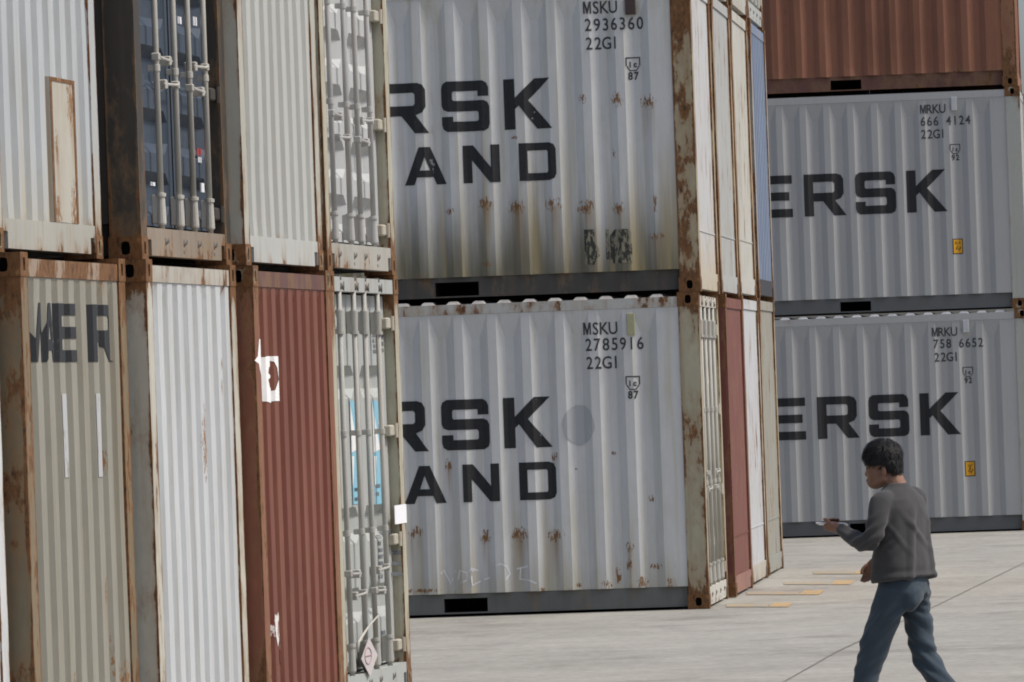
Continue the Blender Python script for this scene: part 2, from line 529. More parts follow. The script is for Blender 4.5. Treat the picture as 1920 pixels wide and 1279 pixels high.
def leaf_mesh(y0, y1, z0, z1, bands, xs, depth=0.055):
    """door leaf: flat sheet with pressed horizontal channels whose ends slope"""
    mb = MB()
    rp = 0.06
    cols = [y0, y0 + 0.10, y0 + 0.19, y1 - 0.19, y1 - 0.10, y1]
    ck = [0, 0, 1, 1, 0, 0]
    rows = [(z0, 0)]
    for (a, b) in sorted(bands):
        rows += [(a, 0), (a + rp, 1), (b - rp, 1), (b, 0)]
    rows.append((z1, 0))
    vs = [(xs - depth * ck[i] * k, y, z) for (z, k) in rows for i, y in enumerate(cols)]
    n = len(cols); fs = []
    for r in range(len(rows) - 1):
        for c in range(n - 1):
            a, b, e, f = r * n + c, r * n + c + 1, (r + 1) * n + c + 1, (r + 1) * n + c
            if ck[c] != ck[c + 1] and rows[r][1] != rows[r + 1][1]:
                if (ck[c + 1] == 1) == (rows[r + 1][1] == 1): fs += [(a, b, f), (b, e, f)]
                else: fs += [(a, b, e), (a, e, f)]
            else: fs.append((a, b, e, f))
    mb.add(vs, fs)
    # rim
    mb.box(xs - 0.05, xs - 0.0005, y0 - 0.004, y0, z0, z1)
    mb.box(xs - 0.05, xs - 0.0005, y1, y1 + 0.004, z0, z1)
    return mb

def build_doors(root, m_leaf, m_rod, bands, rods, m_hinge, handle_z=1.28, sleeve=True):
    xs = -0.072
    leaves = []
    for k, (a, b) in enumerate(((0.168, 1.213), (1.225, 2.262))):
        o = link('door', leaf_mesh(a, b, 0.185, H - 0.13, bands, xs).mesh('door'), m_leaf, root)
        leaves.append(o)
        g = MB(); g.box(xs - 0.03, xs + 0.006, (1.2135 if k == 0 else 1.219), (1.2185 if k == 0 else 1.2245), 0.185, H - 0.13)
        link('door_gasket', g.mesh('door_gasket'), M_GASKET, o)
    hy = W - 0.163
    for z in (0.28, 0.94, 1.62, H - 0.30):
        for (leaf, yy, sg) in ((leaves[0], 0.163, 1), (leaves[1], hy, -1)):
            mh = m_leaf if sg > 0 else m_hinge
            hb = MB()
            hb.cbox(-0.070, -0.022, min(yy, yy + sg * 0.16), max(yy, yy + sg * 0.16), z - 0.035, z + 0.035, 0.008)
            hb.tube([(-0.016, yy + sg * 0.016, z - 0.045), (-0.016, yy + sg * 0.016, z + 0.045)], 0.014, 8)
            link('hinge', hb.mesh('hinge'), mh, leaf)
    RX = -0.022
    for i, ry in enumerate(rods):
        leaf = leaves[0 if ry < 1.22 else 1]
        rm = MB()
        rm.tube([(RX, ry, 0.10), (RX, ry, H - 0.06)], 0.0165, 12)
        rod = link('lock_rod', rm.mesh('lock_rod', True), m_rod, root)
        for (z, sg) in ((0.100, 1), (H - 0.085, -1)):      # cam and keeper
            cb = MB()
            cb.tube([(RX, ry, z - 0.02), (RX, ry, z + 0.02)], 0.022, 8)
            cb.tube([(RX, ry + 0.012, z - 0.012 * sg), (-0.008, ry + 0.06, z + 0.004 * sg), (-0.012, ry + 0.10, z + 0.022 * sg)], [0.015, 0.013, 0.007], 7)
            link('cam', cb.mesh('cam', True), M_GALV_D, rod)
            kb = MB()
            kb.cbox(-0.066, -0.006, ry + 0.085, ry + 0.12, z - 0.03, z + 0.03, 0.005)
            kb.cbox(-0.066, -0.004, ry - 0.02, ry + 0.02, z - 0.062 if sg > 0 else z + 0.035, z - 0.035 if sg > 0 else z + 0.062, 0.005)
            link('cam_keeper', kb.mesh('cam_keeper'), M_GALV_D, rod)
        for (z, hh, r0, r1) in ((0.275, 0.085, 0.026, 0.021), (H - 0.30, 0.075, 0.021, 0.025), (1.02, 0.018, 0.021, 0.021), (1.62, 0.018, 0.021, 0.021)):
            gb = MB()
            gb.tube([(RX, ry, z - hh), (RX, ry, z - hh * .9), (RX, ry, z + hh * .9), (RX, ry, z + hh)], [r0 * .9, r0, r1, r1 * .9], 12)
            if hh > .05:
                e = z + hh - .012 if z < 1 else z - hh + .012
                gb.tube([(RX, ry, e - .009), (RX, ry, e + .009)], 0.028, 12)
            gb.cbox(-0.0705, RX, ry - 0.016, ry + 0.016, z - hh * 0.9, z + hh * 0.9, 0.004)
            link('rod_guide', gb.mesh('rod_guide'), m_rod, rod)
    for i, (ra, dirn) in enumerate(((rods[0], 1), (rods[1], -1), (rods[2], 1), (rods[3], -1))):
        hz_ = handle_z + (0.0 if i in (0, 3) else -0.13)
        hb = MB()
        ln = 0.36
        hb.tube([(-0.006, ra, hz_), (-0.006, ra + dirn * 0.06, hz_ - 0.004), (-0.012, ra + dirn * ln, hz_ - 0.010)], [0.010, 0.008, 0.008], 8)
        hb.cbox(-0.045, 0.0, ra - 0.022, ra + 0.022, hz_ - 0.02, hz_ + 0.02, 0.005)
        h = link('handle', hb.mesh('handle'), m_rod, root)
        kb = MB()
        kb.cbox(-0.0705, -0.004, ra + dirn * (ln - 0.05) - 0.025, ra + dirn * (ln - 0.05) + 0.025, hz_ - 0.035, hz_ + 0.016, 0.005)
        link('handle_catch', kb.mesh('handle_catch'), m_rod, h)
    return leaves

class Container: pass

def build_container(label, corner, rz, mats, end='wall', group=None, door=None, casts=None, dent=0.0, seed=0, roof_dz=0.0):
    """corner: near right bottom corner; local x runs to the right end, y away from the viewer"""
    c = Container()
    root = thing('shipping_container', label, 'container', corner, rz, group)
    c.root = root; c.loc = Vector(corner); c.rz = rz
    mw, me_, mp = mats['wall'], mats.get('end', mats['wall']), mats.get('post', mats['wall'])
    mr = mats.get('rail', mw)
    c1 = casts or (M_CAST_RUST, M_CAST_RUST)
    for sx in (1, -1):
        for sy in (1, -1):
            casting(c1[0], root, sx, sy, 1); casting(c1[1], root, sx, sy, -1)
    for (x0, x1) in ((-0.170, -0.003), (-L + 0.003, -L + 0.170)):
        for (y0, y1) in ((0.003, 0.158), (W - 0.158, W - 0.003)):
            if end == 'door' and x1 > -0.1: y0, y1 = (0.003, 0.160) if y0 < 1 else (W - 0.160, W - 0.003)
            link('corner_post', post_mesh(x0, x1, y0, y1), mp, root)
    # side walls
    P1 = lambda t, d, z: (t, 0.008 + d, z)
    wm = corr_mesh(SIDE, 0.188, H - 0.118, 0.20, P1, dent=dent, seed=seed).mesh('side_wall')
    c.side = link('side_wall', wm, mw, root)
    c.side_bvh = BVHTree.FromPolygons([v.co for v in wm.vertices], [list(p.vertices) for p in wm.polygons])
    P2 = lambda t, d, z: (t, W - 0.008 - d, z)
    link('side_wall', shared('farside', lambda: corr_mesh(SIDE, 0.188, H - 0.118, 0.20, P2).mesh('side_wall'), [mw]), mw, root)
    px = (-2.0045, -4.0535)
    for (y0, y1) in ((0.048, 0.085), (W - 0.085, W - 0.048)):
        segs = [(-L + .178, px[1] - .18), (px[1] + .18, px[0] - .18), (px[0] + .18, -.178)]
        bx = [(a, b, y0, y1, 0.022, 0.186) for a, b in segs]
        for p in px:
            bx += [(p - .18, p + .18, y0, y1, 0.148, 0.186), (p - .18, p + .18, y0, y1, 0.022, 0.034)]
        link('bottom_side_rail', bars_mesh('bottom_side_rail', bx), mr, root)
        yy0, yy1 = (0.004, 0.06) if y0 < 1 else (W - 0.06, W - 0.004)
        link('top_side_rail', bars_mesh('top_side_rail', [(-L + .178, -.178, yy0, yy1, H - 0.117, H - 0.034)], 0.45), mats.get('toprail', mw), root)
    for p in px:
        pm = MB()
        a, b, z0, z1 = p - .179, p + .179, 0.035, 0.147
        pm.add([(x, y, z) for x in (a, b) for y in (0.083, W - 0.083) for z in (z0, z1)],
               [(0, 2, 3, 1), (4, 5, 7, 6), (0, 4, 6, 2), (1, 3, 7, 5)])
        pm.add([(a, .6, z0), (b, .6, z0), (b, .6, z1), (a, .6, z1)], [(0, 1, 2, 3)])
        link('forklift_pocket', pm.mesh('forklift_pocket'), M_POCKET, root)
    rf = link('roof', shared('roof', roof_mesh, [mats.get('roof', mats.get('toprail', mw))]), mw, root)
    rf.location.z = roof_dz
    fm = shared('floor', lambda: bars_mesh('floor', [(-L + .1, -.09, .075, W - .075, .15, .18)], 0), [M_FLOOR])
    link('floor', fm, M_FLOOR, root)
    # blind end on the left
    PL = lambda t, d, z: (-L + 0.012 + d, t, z)
    link('end_wall', shared('leftend', lambda: corr_mesh(ENDP, 0.17, H - 0.118, 0.12, PL).mesh('end_wall'), [mw]), mw, root)
    bl = shared('leftrails', lambda: bars_mesh('end_rail', [(-L + .005, -L + .08, .162, W - .162, .022, .168), (-L + .005, -L + .08, .162, W - .162, H - .117, H - .012)]), [mr])
    link('end_rail', bl, mr, root)
    # right end
    link('bottom_end_rail', sill_mesh(), mats.get('sill', me_), root)
    link('top_end_rail', bars_mesh('top_end_rail', [(-.09, -.008, .162, W - .162, H - .117, H - .03)], 0.5), mats.get('header', me_), root)
    if end == 'wall':
        PE = lambda t, d, z: (-0.014 - d, t, z)
        ew = corr_mesh(ENDP, 0.169, H - 0.118, 0.10, PE, dent=dent * 0.6, seed=seed + 3).mesh('end_wall')
        c.end = link('end_wall', ew, me_, root)
        c.end_bvh = BVHTree.FromPolygons([v.co for v in ew.vertices], [list(p.vertices) for p in ew.polygons])
    elif end == 'flat':
        fw = MB()
        fw.add([(-0.02, .158, .169), (-0.02, W - .158, .169), (-0.02, W - .158, H - .118), (-0.02, .158, H - .118)], [(0, 1, 2, 3)], 0, [.5, .5, .5, .5])
        fw.box(-0.0198, -0.014, .16, W - .16, .50, .512)
        ew = fw.mesh('end_wall')
        c.end = link('end_wall', ew, me_, root)
        c.end_bvh = BVHTree.FromPolygons([v.co for v in ew.vertices], [list(p.vertices) for p in ew.polygons])
    else:
        c.leaves = build_doors(root, me_, mats.get('rod', M_GALV), door['bands'], door['rods'], mats.get('hinge', M_HINGE), door.get('handle', 1.28))
        vs = []; fs = []
        for lf in c.leaves:
            o = len(vs)
            vs += [v.co.copy() for v in lf.data.vertices]
            fs += [[i + o for i in p.vertices] for p in lf.data.polygons]
        c.end_bvh = BVHTree.FromPolygons(vs, fs)
    return c

# ------------------------------------------------------------------ photo pixel -> container plane
def loc_ray(c, px, py):
    d = ray(px, py)
    R = Matrix.Rotation(-c.rz, 3, 'Z')
    return R @ (CAM_P - c.loc), R @ d
def side_uv(c, px, py, y=0.01):
    o, d = loc_ray(c, px, py)
    t = (y - o.y) / d.y
    p = o + d * t
    return p.x, p.z
def end_uv(c, px, py, x=-0.014):
    o, d = loc_ray(c, px, py)
    t = (x - o.x) / d.x
    p = o + d * t
    return p.y, p.z

# ------------------------------------------------------------------ flat shapes draped on a wall
def outline_mesh(loops):
    """filled 2-D mesh from closed outlines (holes allowed)"""
    cu = bpy.data.curves.new('outline', 'CURVE')
    cu.dimensions = '2D'; cu.fill_mode = 'BOTH'
    for lp in loops:
        sp = cu.splines.new('POLY')
        sp.points.add(len(lp) - 1)
        for p, (a, b) in zip(sp.points, lp): p.co = (a, b, 0, 1)
        sp.use_cyclic_u = True
    return curve_to_mesh(cu)
def text_mesh(body, height, width=None, bold=0.0):
    cu = bpy.data.curves.new('text', 'FONT')
    cu.body = body; cu.size = height / 0.7
    cu.offset = bold
    cu.resolution_u = 3
    return curve_to_mesh(cu)
def curve_to_mesh(cu):
    o = bpy.data.objects.new('tmp', cu)
    C.objects.link(o)
    dg = bpy.context.evaluated_depsgraph_get()
    me = bpy.data.meshes.new_from_object(o.evaluated_get(dg))
    bpy.data.objects.remove(o)
    return [tuple(v.co[:2]) for v in me.vertices], [tuple(p.vertices) for p in me.polygons]

def letters(name, shapes, c, face, mat, eps=0.004):
    for sh in shapes: drape(name, [sh], c, face, mat, eps)

def drape(name, shapes, c, face, mat, eps=0.0035, parent=None, cut_top=True):
    """shapes: list of (verts2d, faces) in wall coordinates; laid on the side or end of container c"""
    bm = bmesh.new()
    for vs, fs in shapes:
        bv = [bm.verts.new((a, b, 0)) for a, b in vs]
        for f in fs:
            try: bm.faces.new([bv[i] for i in f])
            except ValueError: pass
    us = [v.co.x for v in bm.verts]; zs = [v.co.y for v in bm.verts]
    prof = SIDE if face == 'side' else ENDP
    cuts = [t for t, d in prof if min(us) < t < max(us)]
    for t in cuts:
        bmesh.ops.bisect_plane(bm, geom=bm.verts[:] + bm.edges[:] + bm.faces[:], plane_co=(t, 0, 0), plane_no=(1, 0, 0), dist=1e-5)
    lo, hi = min(zs), max(zs)
    ztop = H - 0.118 - (0.20 if face == 'side' else 0.10)
    if cut_top and hi > ztop:
        z = ztop
        while z < hi:
            if z > lo:
                bmesh.ops.bisect_plane(bm, geom=bm.verts[:] + bm.edges[:] + bm.faces[:], plane_co=(0, z, 0), plane_no=(0, 1, 0), dist=1e-5)
            z += 0.02
    bvh = c.side_bvh if face == 'side' else c.end_bvh
    for v in bm.verts:
        a, b = v.co.x, v.co.y
        if face == 'side':
            h = bvh.ray_cast(Vector((a, -1, b)), Vector((0, 1, 0)))[0]
            v.co = (a, (h.y if h else 0.008) - eps, b)
        else:
            h = bvh.ray_cast(Vector((1, a, b)), Vector((-1, 0, 0)))[0]
            v.co = ((h.x if h else -0.014) + eps, a, b)
    me = bpy.data.meshes.new(name)
    bm.to_mesh(me); bm.free()
    # faces turned to the outside
    want = Vector((0, -1, 0)) if face == 'side' else Vector((1, 0, 0))
    s = sum(p.normal.dot(want) * p.area for p in me.polygons)
    if s < 0: me.flip_normals()
    return link(name, me, mat, parent or c.root)

GLYPH = {
 'M': (1.25, [[(0,0),(.24,0),(.24,.62),(.52,0),(.73,0),(1.01,.62),(1.01,0),(1.25,0),(1.25,1),(.92,1),(.625,.36),(.33,1),(0,1)]]),
 'A': (1.2, [[(0,0),(.28,0),(.37,.2),(.83,.2),(.92,0),(1.2,0),(.76,1),(.44,1)], [(.45,.38),(.75,.38),(.6,.74)]]),
 'E': (1.0, [[(0,0),(1,0),(1,.2),(.25,.2),(.25,.4),(.92,.4),(.92,.6),(.25,.6),(.25,.8),(1,.8),(1,1),(0,1)]]),
 'R': (1.1, [[(0,0),(.25,0),(.25,.35),(.50,.35),(.80,0),(1.12,0),(.83,.36),(.98,.41),(1.06,.52),(1.06,.86),(1.0,.96),(.88,1),(0,1)], [(.25,.55),(.78,.55),(.82,.59),(.82,.77),(.78,.81),(.25,.81)]]),
 'S': (1.08, [[(0,.14),(.03,.05),(.12,0),(.95,0),(1.05,.05),(1.08,.14),(1.08,.49),(1.04,.57),(.95,.61),(.28,.61),(.25,.64),(.25,.77),(.28,.8),(.82,.8),(.82,.69),(1.07,.69),(1.07,.86),(1.03,.95),(.94,1),(.12,1),(.03,.95),(0,.86),(0,.52),(.04,.44),(.14,.4),(.80,.4),(.83,.37),(.83,.23),(.80,.2),(.26,.2),(.26,.3),(0,.3)]]),
 'K': (1.08, [[(0,0),(.25,0),(.25,.40),(.34,.47),(.73,0),(1.08,0),(.55,.57),(1.05,1),(.70,1),(.25,.62),(.25,1),(0,1)]]),
 'L': (.92, [[(0,0),(.92,0),(.92,.2),(.25,.2),(.25,1),(0,1)]]),
 'N': (1.05, [[(0,0),(.25,0),(.25,.60),(.76,0),(1.05,0),(1.05,1),(.80,1),(.80,.40),(.29,1),(0,1)]]),
 'D': (1.06, [[(0,0),(.86,0),(1.0,.05),(1.06,.17),(1.06,.83),(1.0,.95),(.86,1),(0,1)], [(.25,.2),(.79,.2),(.82,.24),(.82,.76),(.79,.8),(.25,.8)]]),
}
def word(letters, right, base, height, pitch, wid, slant=0.0):
    """wide block capitals set from the right-hand end; pitch per letter, wid = letter width for a unit glyph"""
    out = []
    x = right
    first = True
    for ch in reversed(letters):
        w, loops = GLYPH[ch]
        gw = w * wid
        x0 = right - gw if first else x - pitch + (wid * 1.08 - gw) * 0.5
        if first: x = x0
        else: x = x - pitch
        first = False
        out.append(outline_mesh([[(x0 + a * wid, base + b * height) for a, b in lp] for lp in loops]))
    return out
def small_text(body, left, base, height, xs=1.0, spacing=1.0, bold=0.006):
    """stencilled characters of equal advance"""
    out = []
    x = left
    for ch in body:
        if ch != ' ':
            if ch == 'M':
                vs, fs = outline_mesh([[(a * height * 0.64, b * height) for a, b in GLYPH['M'][1][0]]])
            else:
                vs, fs = text_mesh(ch, height, bold=bold)
            cx = (min(v[0] for v in vs) + max(v[0] for v in vs)) / 2
            out.append(([(x + (a - cx) * xs, base + b) for a, b in vs], fs))
        x += spacing
    return out
def rect(a0, a1, b0, b1):
    return ([(a0, b0), (a1, b0), (a1, b1), (a0, b1)], [(0, 1, 2, 3)])
def blob(a, b, ra, rb, n=18, jag=0.2, seed=1):
    rnd = random.Random(seed)
    vs = [(a, b)] + [(a + ra * (1 + rnd.uniform(-jag, jag)) * math.cos(2 * math.pi * k / n), b + rb * (1 + rnd.uniform(-jag, jag)) * math.sin(2 * math.pi * k / n)) for k in range(n)]
    return (vs, [(0, 1 + k, 1 + (k + 1) % n) for k in range(n)])
def stroke(pts, w):
    """ribbon along a polyline, given in wall coordinates"""
    vs = []; fs = []
    for i, p in enumerate(pts):
        a = Vector(pts[max(i - 1, 0)]); b = Vector(pts[min(i + 1, len(pts) - 1)])
        d = (b - a).normalized(); n = Vector((-d.y, d.x)) * w / 2
        vs += [(p[0] + n.x, p[1] + n.y), (p[0] - n.x, p[1] - n.y)]
    for i in range(len(pts) - 1): fs.append((2 * i, 2 * i + 1, 2 * i + 3, 2 * i + 2))
    return (vs, fs)

# ------------------------------------------------------------------ container paints
def rgb(r, g, b):
    f = lambda c: ((c / 255 + 0.055) / 1.055) ** 2.4 if c > 10 else c / 255 / 12.92
    return (f(r), f(g), f(b))

GREY = (0.52, 0.525, 0.51)
G_ROW = math.radians(-8.6)       # the near row stands a little askew
G_MID = math.radians(-5.5)

def base_z(x, y, rz):
    z = -1
    for a in (0, -L):
        for b in (0, W):
            p = Matrix.Rotation(rz, 2) @ Vector((a, b))
            z = max(z, ground_z(x + p.x, y + p.y))
    return z
def near_x(xp, Y): return (xp - 960.0) * Y / FPX

BANDS_FINE = [(0.24 + k * 0.335, 0.24 + k * 0.335 + 0.235) for k in range(6)]
BANDS_WIDE = [(0.47, 0.68), (0.95, 1.17), (1.83, 2.03)]

# ---- the near row, lower tier
lowX = {}
def lower(key, xp, Y):
    x = near_x(xp, Y); z = base_z(x, Y, G_ROW); lowX[key] = (x, Y, z); return (x, Y, z)

nl_edge = build_container('pale grey container at the left edge of the picture, only a sliver showing', (-2.83, 29.64, base_z(-2.83, 29.64, G_ROW)), G_ROW,
    {'wall': paint('pale_grey_edge', (0.52, 0.54, 0.54), seed=11)}, 'wall', 'near row of containers', seed=1)

p_tan = paint('tan_paint', (0.245, 0.235, 0.195), 0.18, (0.19, 0.155, 0.10), 0.6, 0.13, 4.2, 0.4, seed=12,
              spots=[(1.86, 0.50, .07, .26, 0), (2.05, 0.45, .06, .18, 0), (0.97, 0.42, .05, .14, 0), (2.2, 0.42, .08, .12, 0), (1.55, .95, .03, .10, .3), (1.75, .90, .03, .08, .3), (1.9, 1.55, .02, .08, 0)], axis=1)
p_tanpost = paint('tan_post_paint', (0.16, 0.135, 0.09), 0.3, (0.16, 0.09, 0.04), 0.5, 0.42, 4.0, 0.30, seed=13)
nl_tan = build_container('weathered tan container with eroded black lettering, bottom left of the near row', lower('tan', 44, 32.1), G_ROW,
    {'wall': p_tan, 'post': p_tanpost, 'header': paint('tan_header', (0.30, 0.25, 0.20), 0.2, (0.14, 0.06, 0.03), 0.5, 0.45, 3, seed=14)}, 'wall', 'near row of containers', seed=2, dent=0.02)
p_white = paint('white_paint', (0.46, 0.475, 0.48), 0.14, (0.30, 0.275, 0.20), 0.50, 0.07, 5, 0.42, seed=15,
                spots=[(1.48, 1.62, .10, .24, 0), (2.02, 2.05, .03, .05, 0), (2.0, 1.92, .03, .05, .1), (1.05, 1.15, .03, .04, 0)], axis=1)
p_whitepost = paint('white_post_paint', (0.42, 0.41, 0.35), 0.25, (0.22, 0.17, 0.09), 0.5, 0.16, 5, 0.34, seed=16)
nl_white = build_container('white corrugated container between the tan and the red one in the lower tier', lower('white', 279, 34.55), G_ROW,
    {'wall': p_white, 'post': p_whitepost, 'header': paint('white_header', (0.38, 0.37, 0.33), 0.15, (0.3, 0.2, 0.1), 0.4, 0.15, 5, seed=17)}, 'wall', 'near row of containers', seed=3, dent=0.02)
p_red = paint('red_paint', (0.145, 0.046, 0.029), 0.28, (0.22, 0.095, 0.055), 0.6, 0.10, 7, 0.3, seed=18)
p_redpost = paint('red_post_paint', (0.20, 0.075, 0.045), 0.3, (0.09, 0.04, 0.025), 0.5, 0.25, 6, 0.3, seed=19)
nl_red = build_container('dark red container with white paint smears in the near row', lower('red', 479, 37.0), G_ROW,
    {'wall': p_red, 'post': p_redpost, 'header': paint('red_header', (0.10, 0.05, 0.042), 0.25, (0.2, 0.07, 0.04), 0.5, 0.1, 4, seed=20)}, 'wall', 'near row of containers', casts=(M_CAST_RUST, M_CAST_TAN), seed=4, dent=0.02)
p_door = paint('grey_door_paint', (0.335, 0.35, 0.335), 0.10, (0.30, 0.26, 0.18), 0.35, 0.03, 6, 0.3, seed=21)
p_doorpost = paint('grey_door_post', (0.36, 0.35, 0.27), 0.2, (0.2, 0.15, 0.08), 0.45, 0.12, 5, 0.35, seed=22)
p_rodg = paint('grey_rod_paint', (0.34, 0.335, 0.305), 0.14, (0.26, 0.20, 0.13), 0.4, 0.06, 8, 0.3, seed=23)
nl_door = build_container('light grey container whose doors carry blue stickers and a hanging placard', lower('door', 622, 39.54), G_ROW,
    {'wall': p_door, 'post': p_doorpost, 'rod': p_rodg, 'header': p_door, 'sill': p_door}, 'door', 'near row of containers',
    door={'bands': BANDS_WIDE, 'rods': (0.42, 0.92, 1.29, 1.77), 'handle': 0.78}, casts=(M_CAST_TAN, M_CAST_RUST), seed=5)

# ---- the near row, upper tier
def upper(key, xp, Y):
    return (near_x(xp, Y), Y, lowX[key][2] + H + 0.002)
p_cream0 = paint('offwhite_paint', (0.385, 0.405, 0.415), 0.14, (0.28, 0.245, 0.175), 0.42, 0.05, 5, 0.35, seed=24, low=((0.37, 0.345, 0.27), 0.1, 0.6, 0.45))
nu_white = build_container('off white container with a rust framed repair plate, top left of the picture', (-2.459, 32.04, lowX['tan'][2] + H + 0.002), G_ROW,
    {'wall': p_cream0, 'sill': paint('offwhite_sill', (0.34, 0.335, 0.295), 0.14, (0.28, 0.2, 0.11), 0.45, 0.10, 6, 0.4, seed=25)}, 'wall', 'near row of containers', casts=(M_CAST_TAN, M_CAST_TAN), seed=6, dent=0.02)
p_black = paint('black_paint', (0.040, 0.036, 0.030), 0.3, (0.07, 0.05, 0.03), 0.4, 0.10, 5, 0.3, seed=26)
p_blackpost = paint('black_post', (0.040, 0.036, 0.030), 0.3, (0.07, 0.045, 0.028), 0.5, 0.08, 5, 0.3, seed=126)
p_navy = paint('navy_door_paint', (0.038, 0.053, 0.075), 0.3, (0.09, 0.09, 0.09), 0.4, 0.04, 6, 0.3, seed=27)
nu_black = build_container('black container with dark blue doors and pale lock rods, upper tier', upper('white', 273, 34.6), G_ROW,
    {'wall': p_black, 'end': p_navy, 'post': p_blackpost, 'rod': M_GALV, 'sill': paint('brown_sill', (0.23, 0.19, 0.145), 0.25, (0.13, 0.08, 0.045), 0.5, 0.22, 6, seed=28), 'header': p_black, 'hinge': p_black}, 'door', 'near row of containers',
    door={'bands': BANDS_FINE, 'rods': (0.64, 1.13, 1.52, 1.96), 'handle': 1.08}, seed=7)
p_cream = paint('cream_paint', (0.39, 0.395, 0.37), 0.12, (0.28, 0.25, 0.18), 0.40, 0.05, 5, 0.35, seed=29)
nu_cream = build_container('cream corrugated container above the dark red one', upper('red', 467, 37.0), G_ROW,
    {'wall': p_cream, 'post': paint('cream_post', (0.37, 0.365, 0.315), 0.15, (0.28, 0.22, 0.12), 0.4, 0.06, 5, 0.35, seed=30)}, 'wall', 'near row of containers', casts=(M_CAST_TAN, M_CAST_TAN), seed=8, dent=0.02)
p_door2 = paint('silver_door_paint', (0.38, 0.39, 0.385), 0.10, (0.28, 0.25, 0.2), 0.3, 0.02, 6, 0.3, seed=31)
nu_door = build_container('silver grey container with ribbed doors above the blue stickered one', upper('door', 620, 39.5), G_ROW,
    {'wall': p_door2, 'post': p_doorpost, 'rod': paint('silver_rod', (0.36, 0.355, 0.34), 0.15, (0.2, 0.16, 0.1), 0.35, 0.06, 9, seed=32), 'sill': paint('silver_sill', (0.32, 0.31, 0.275), 0.2, (0.25, 0.18, 0.1), 0.4, 0.15, 6, seed=33)}, 'door', 'near row of containers',
    door={'bands': BANDS_FINE, 'rods': (0.41, 0.95, 1.32, 1.78), 'handle': 0.95}, casts=(M_CAST_RUST, M_CAST_RUST), seed=9)

# ---- the middle row
def mz(x, y): return base_z(x, y, G_MID)
def at(x, y, tier):
    return (x, y, mz(x, y) + tier * (H + 0.002))
def grey_side(name, c, spots, **kw):
    return paint(name, GREY, 0.14, (0.40, 0.365, 0.25), 0.6, 0.02, 5, 0.3, spots=spots, axis=0, **kw)
# a stand-in frame to turn photo positions into wall positions before the paint is made
def frame(x, y, tier, rz=G_MID):
    f = Container(); f.loc = Vector(at(x, y, tier)); f.rz = rz; return f
fr = frame(1.555, 54.44, 1)
def sp(f, lst): return [(*side_uv(f, a, b), r / 229.6, q / 229.6, dl) for (a, b, r, q, dl) in lst]
spots_u = sp(fr, [(842, 396, 10, 9, 0), (911, 382, 18, 15, .3), (968, 388, 20, 17, .5), (1038, 383, 18, 16, .5), (1098, 388, 20, 15, .3), (1160, 390, 13, 14, .2), (1215, 190, 17, 17, .35),
                  (1157, 186, 13, 17, 0), (1230, 443, 17, 9, .5), (1092, 186, 10, 10, 0), (1150, 290, 4, 12, 0), (965, 258, 8, 4, 0), (912, 495, 12, 6, 0), (1228, 380, 6, 20, 0)])
p_mu = grey_side('grey_paint_stained', None, spots_u, seed=40, low=((0.125, 0.112, 0.07), 0.12, 0.95, 0.95))
RUSTPOST = paint('rusty_post_paint', (0.34, 0.30, 0.20), 0.25, (0.2, 0.12, 0.055), 0.6, 0.46, 4.2, 0.20, seed=41)
RUSTPOST2 = paint('rusty_post_paint_lower', (0.34, 0.315, 0.225), 0.25, (0.2, 0.12, 0.055), 0.5, 0.36, 4.6, 0.22, seed=47)
p_rail_l = paint('grey_shaded_rail_paint', (0.135, 0.14, 0.13), 0.2, (0.10, 0.09, 0.06), 0.5, 0.10, 6, 0.3, seed=142)  # base darkened to carry the shade on the recessed bottom rail
p_rail_d = paint('dirty_shaded_rail_paint', (0.065, 0.062, 0.055), 0.2, (0.12, 0.09, 0.06), 0.5, 0.14, 6, 0.3, seed=42)  # dirty rail; shade under the wall is put into its dark base too
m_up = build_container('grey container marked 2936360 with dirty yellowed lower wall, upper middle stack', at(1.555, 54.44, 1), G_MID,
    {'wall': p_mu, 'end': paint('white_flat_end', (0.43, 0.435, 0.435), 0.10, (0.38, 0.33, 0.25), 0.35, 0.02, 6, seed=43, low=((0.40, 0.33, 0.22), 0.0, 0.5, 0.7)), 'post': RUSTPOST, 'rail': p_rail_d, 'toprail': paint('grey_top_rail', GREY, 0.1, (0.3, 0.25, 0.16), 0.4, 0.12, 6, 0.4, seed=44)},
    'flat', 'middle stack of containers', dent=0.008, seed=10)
fl = frame(1.535, 54.44, 0)
spots_l = sp(fl, [(778, 998, 16, 13, .3), (910, 1006, 12, 16, .3), (975, 1002, 20, 16, .45), (1042, 1004, 18, 15, .4), (1181, 1026, 9, 12, .35), (1138, 1096, 12, 9, 0), (1205, 1094, 12, 14, 0),
                  (1254, 1094, 9, 12, 0), (1040, 856, 7, 10, .15), (1158, 1080, 7, 18, 0), (1222, 935, 7, 8, 0), (1150, 850, 5, 5, 0), (1085, 1098, 7, 7, 0), (840, 872, 8, 14, .3), (1230, 1062, 14, 7, 0), (1015, 1105, 10, 6, 0), (790, 1108, 40, 5, 0), (1080, 880, 3, 3, 0), (1180, 1060, 6, 14, 0)])
p_ml = grey_side('grey_paint_rust_spotted', None, spots_l, seed=45, low=((0.33, 0.30, 0.215), 0.1, 0.5, 0.5))
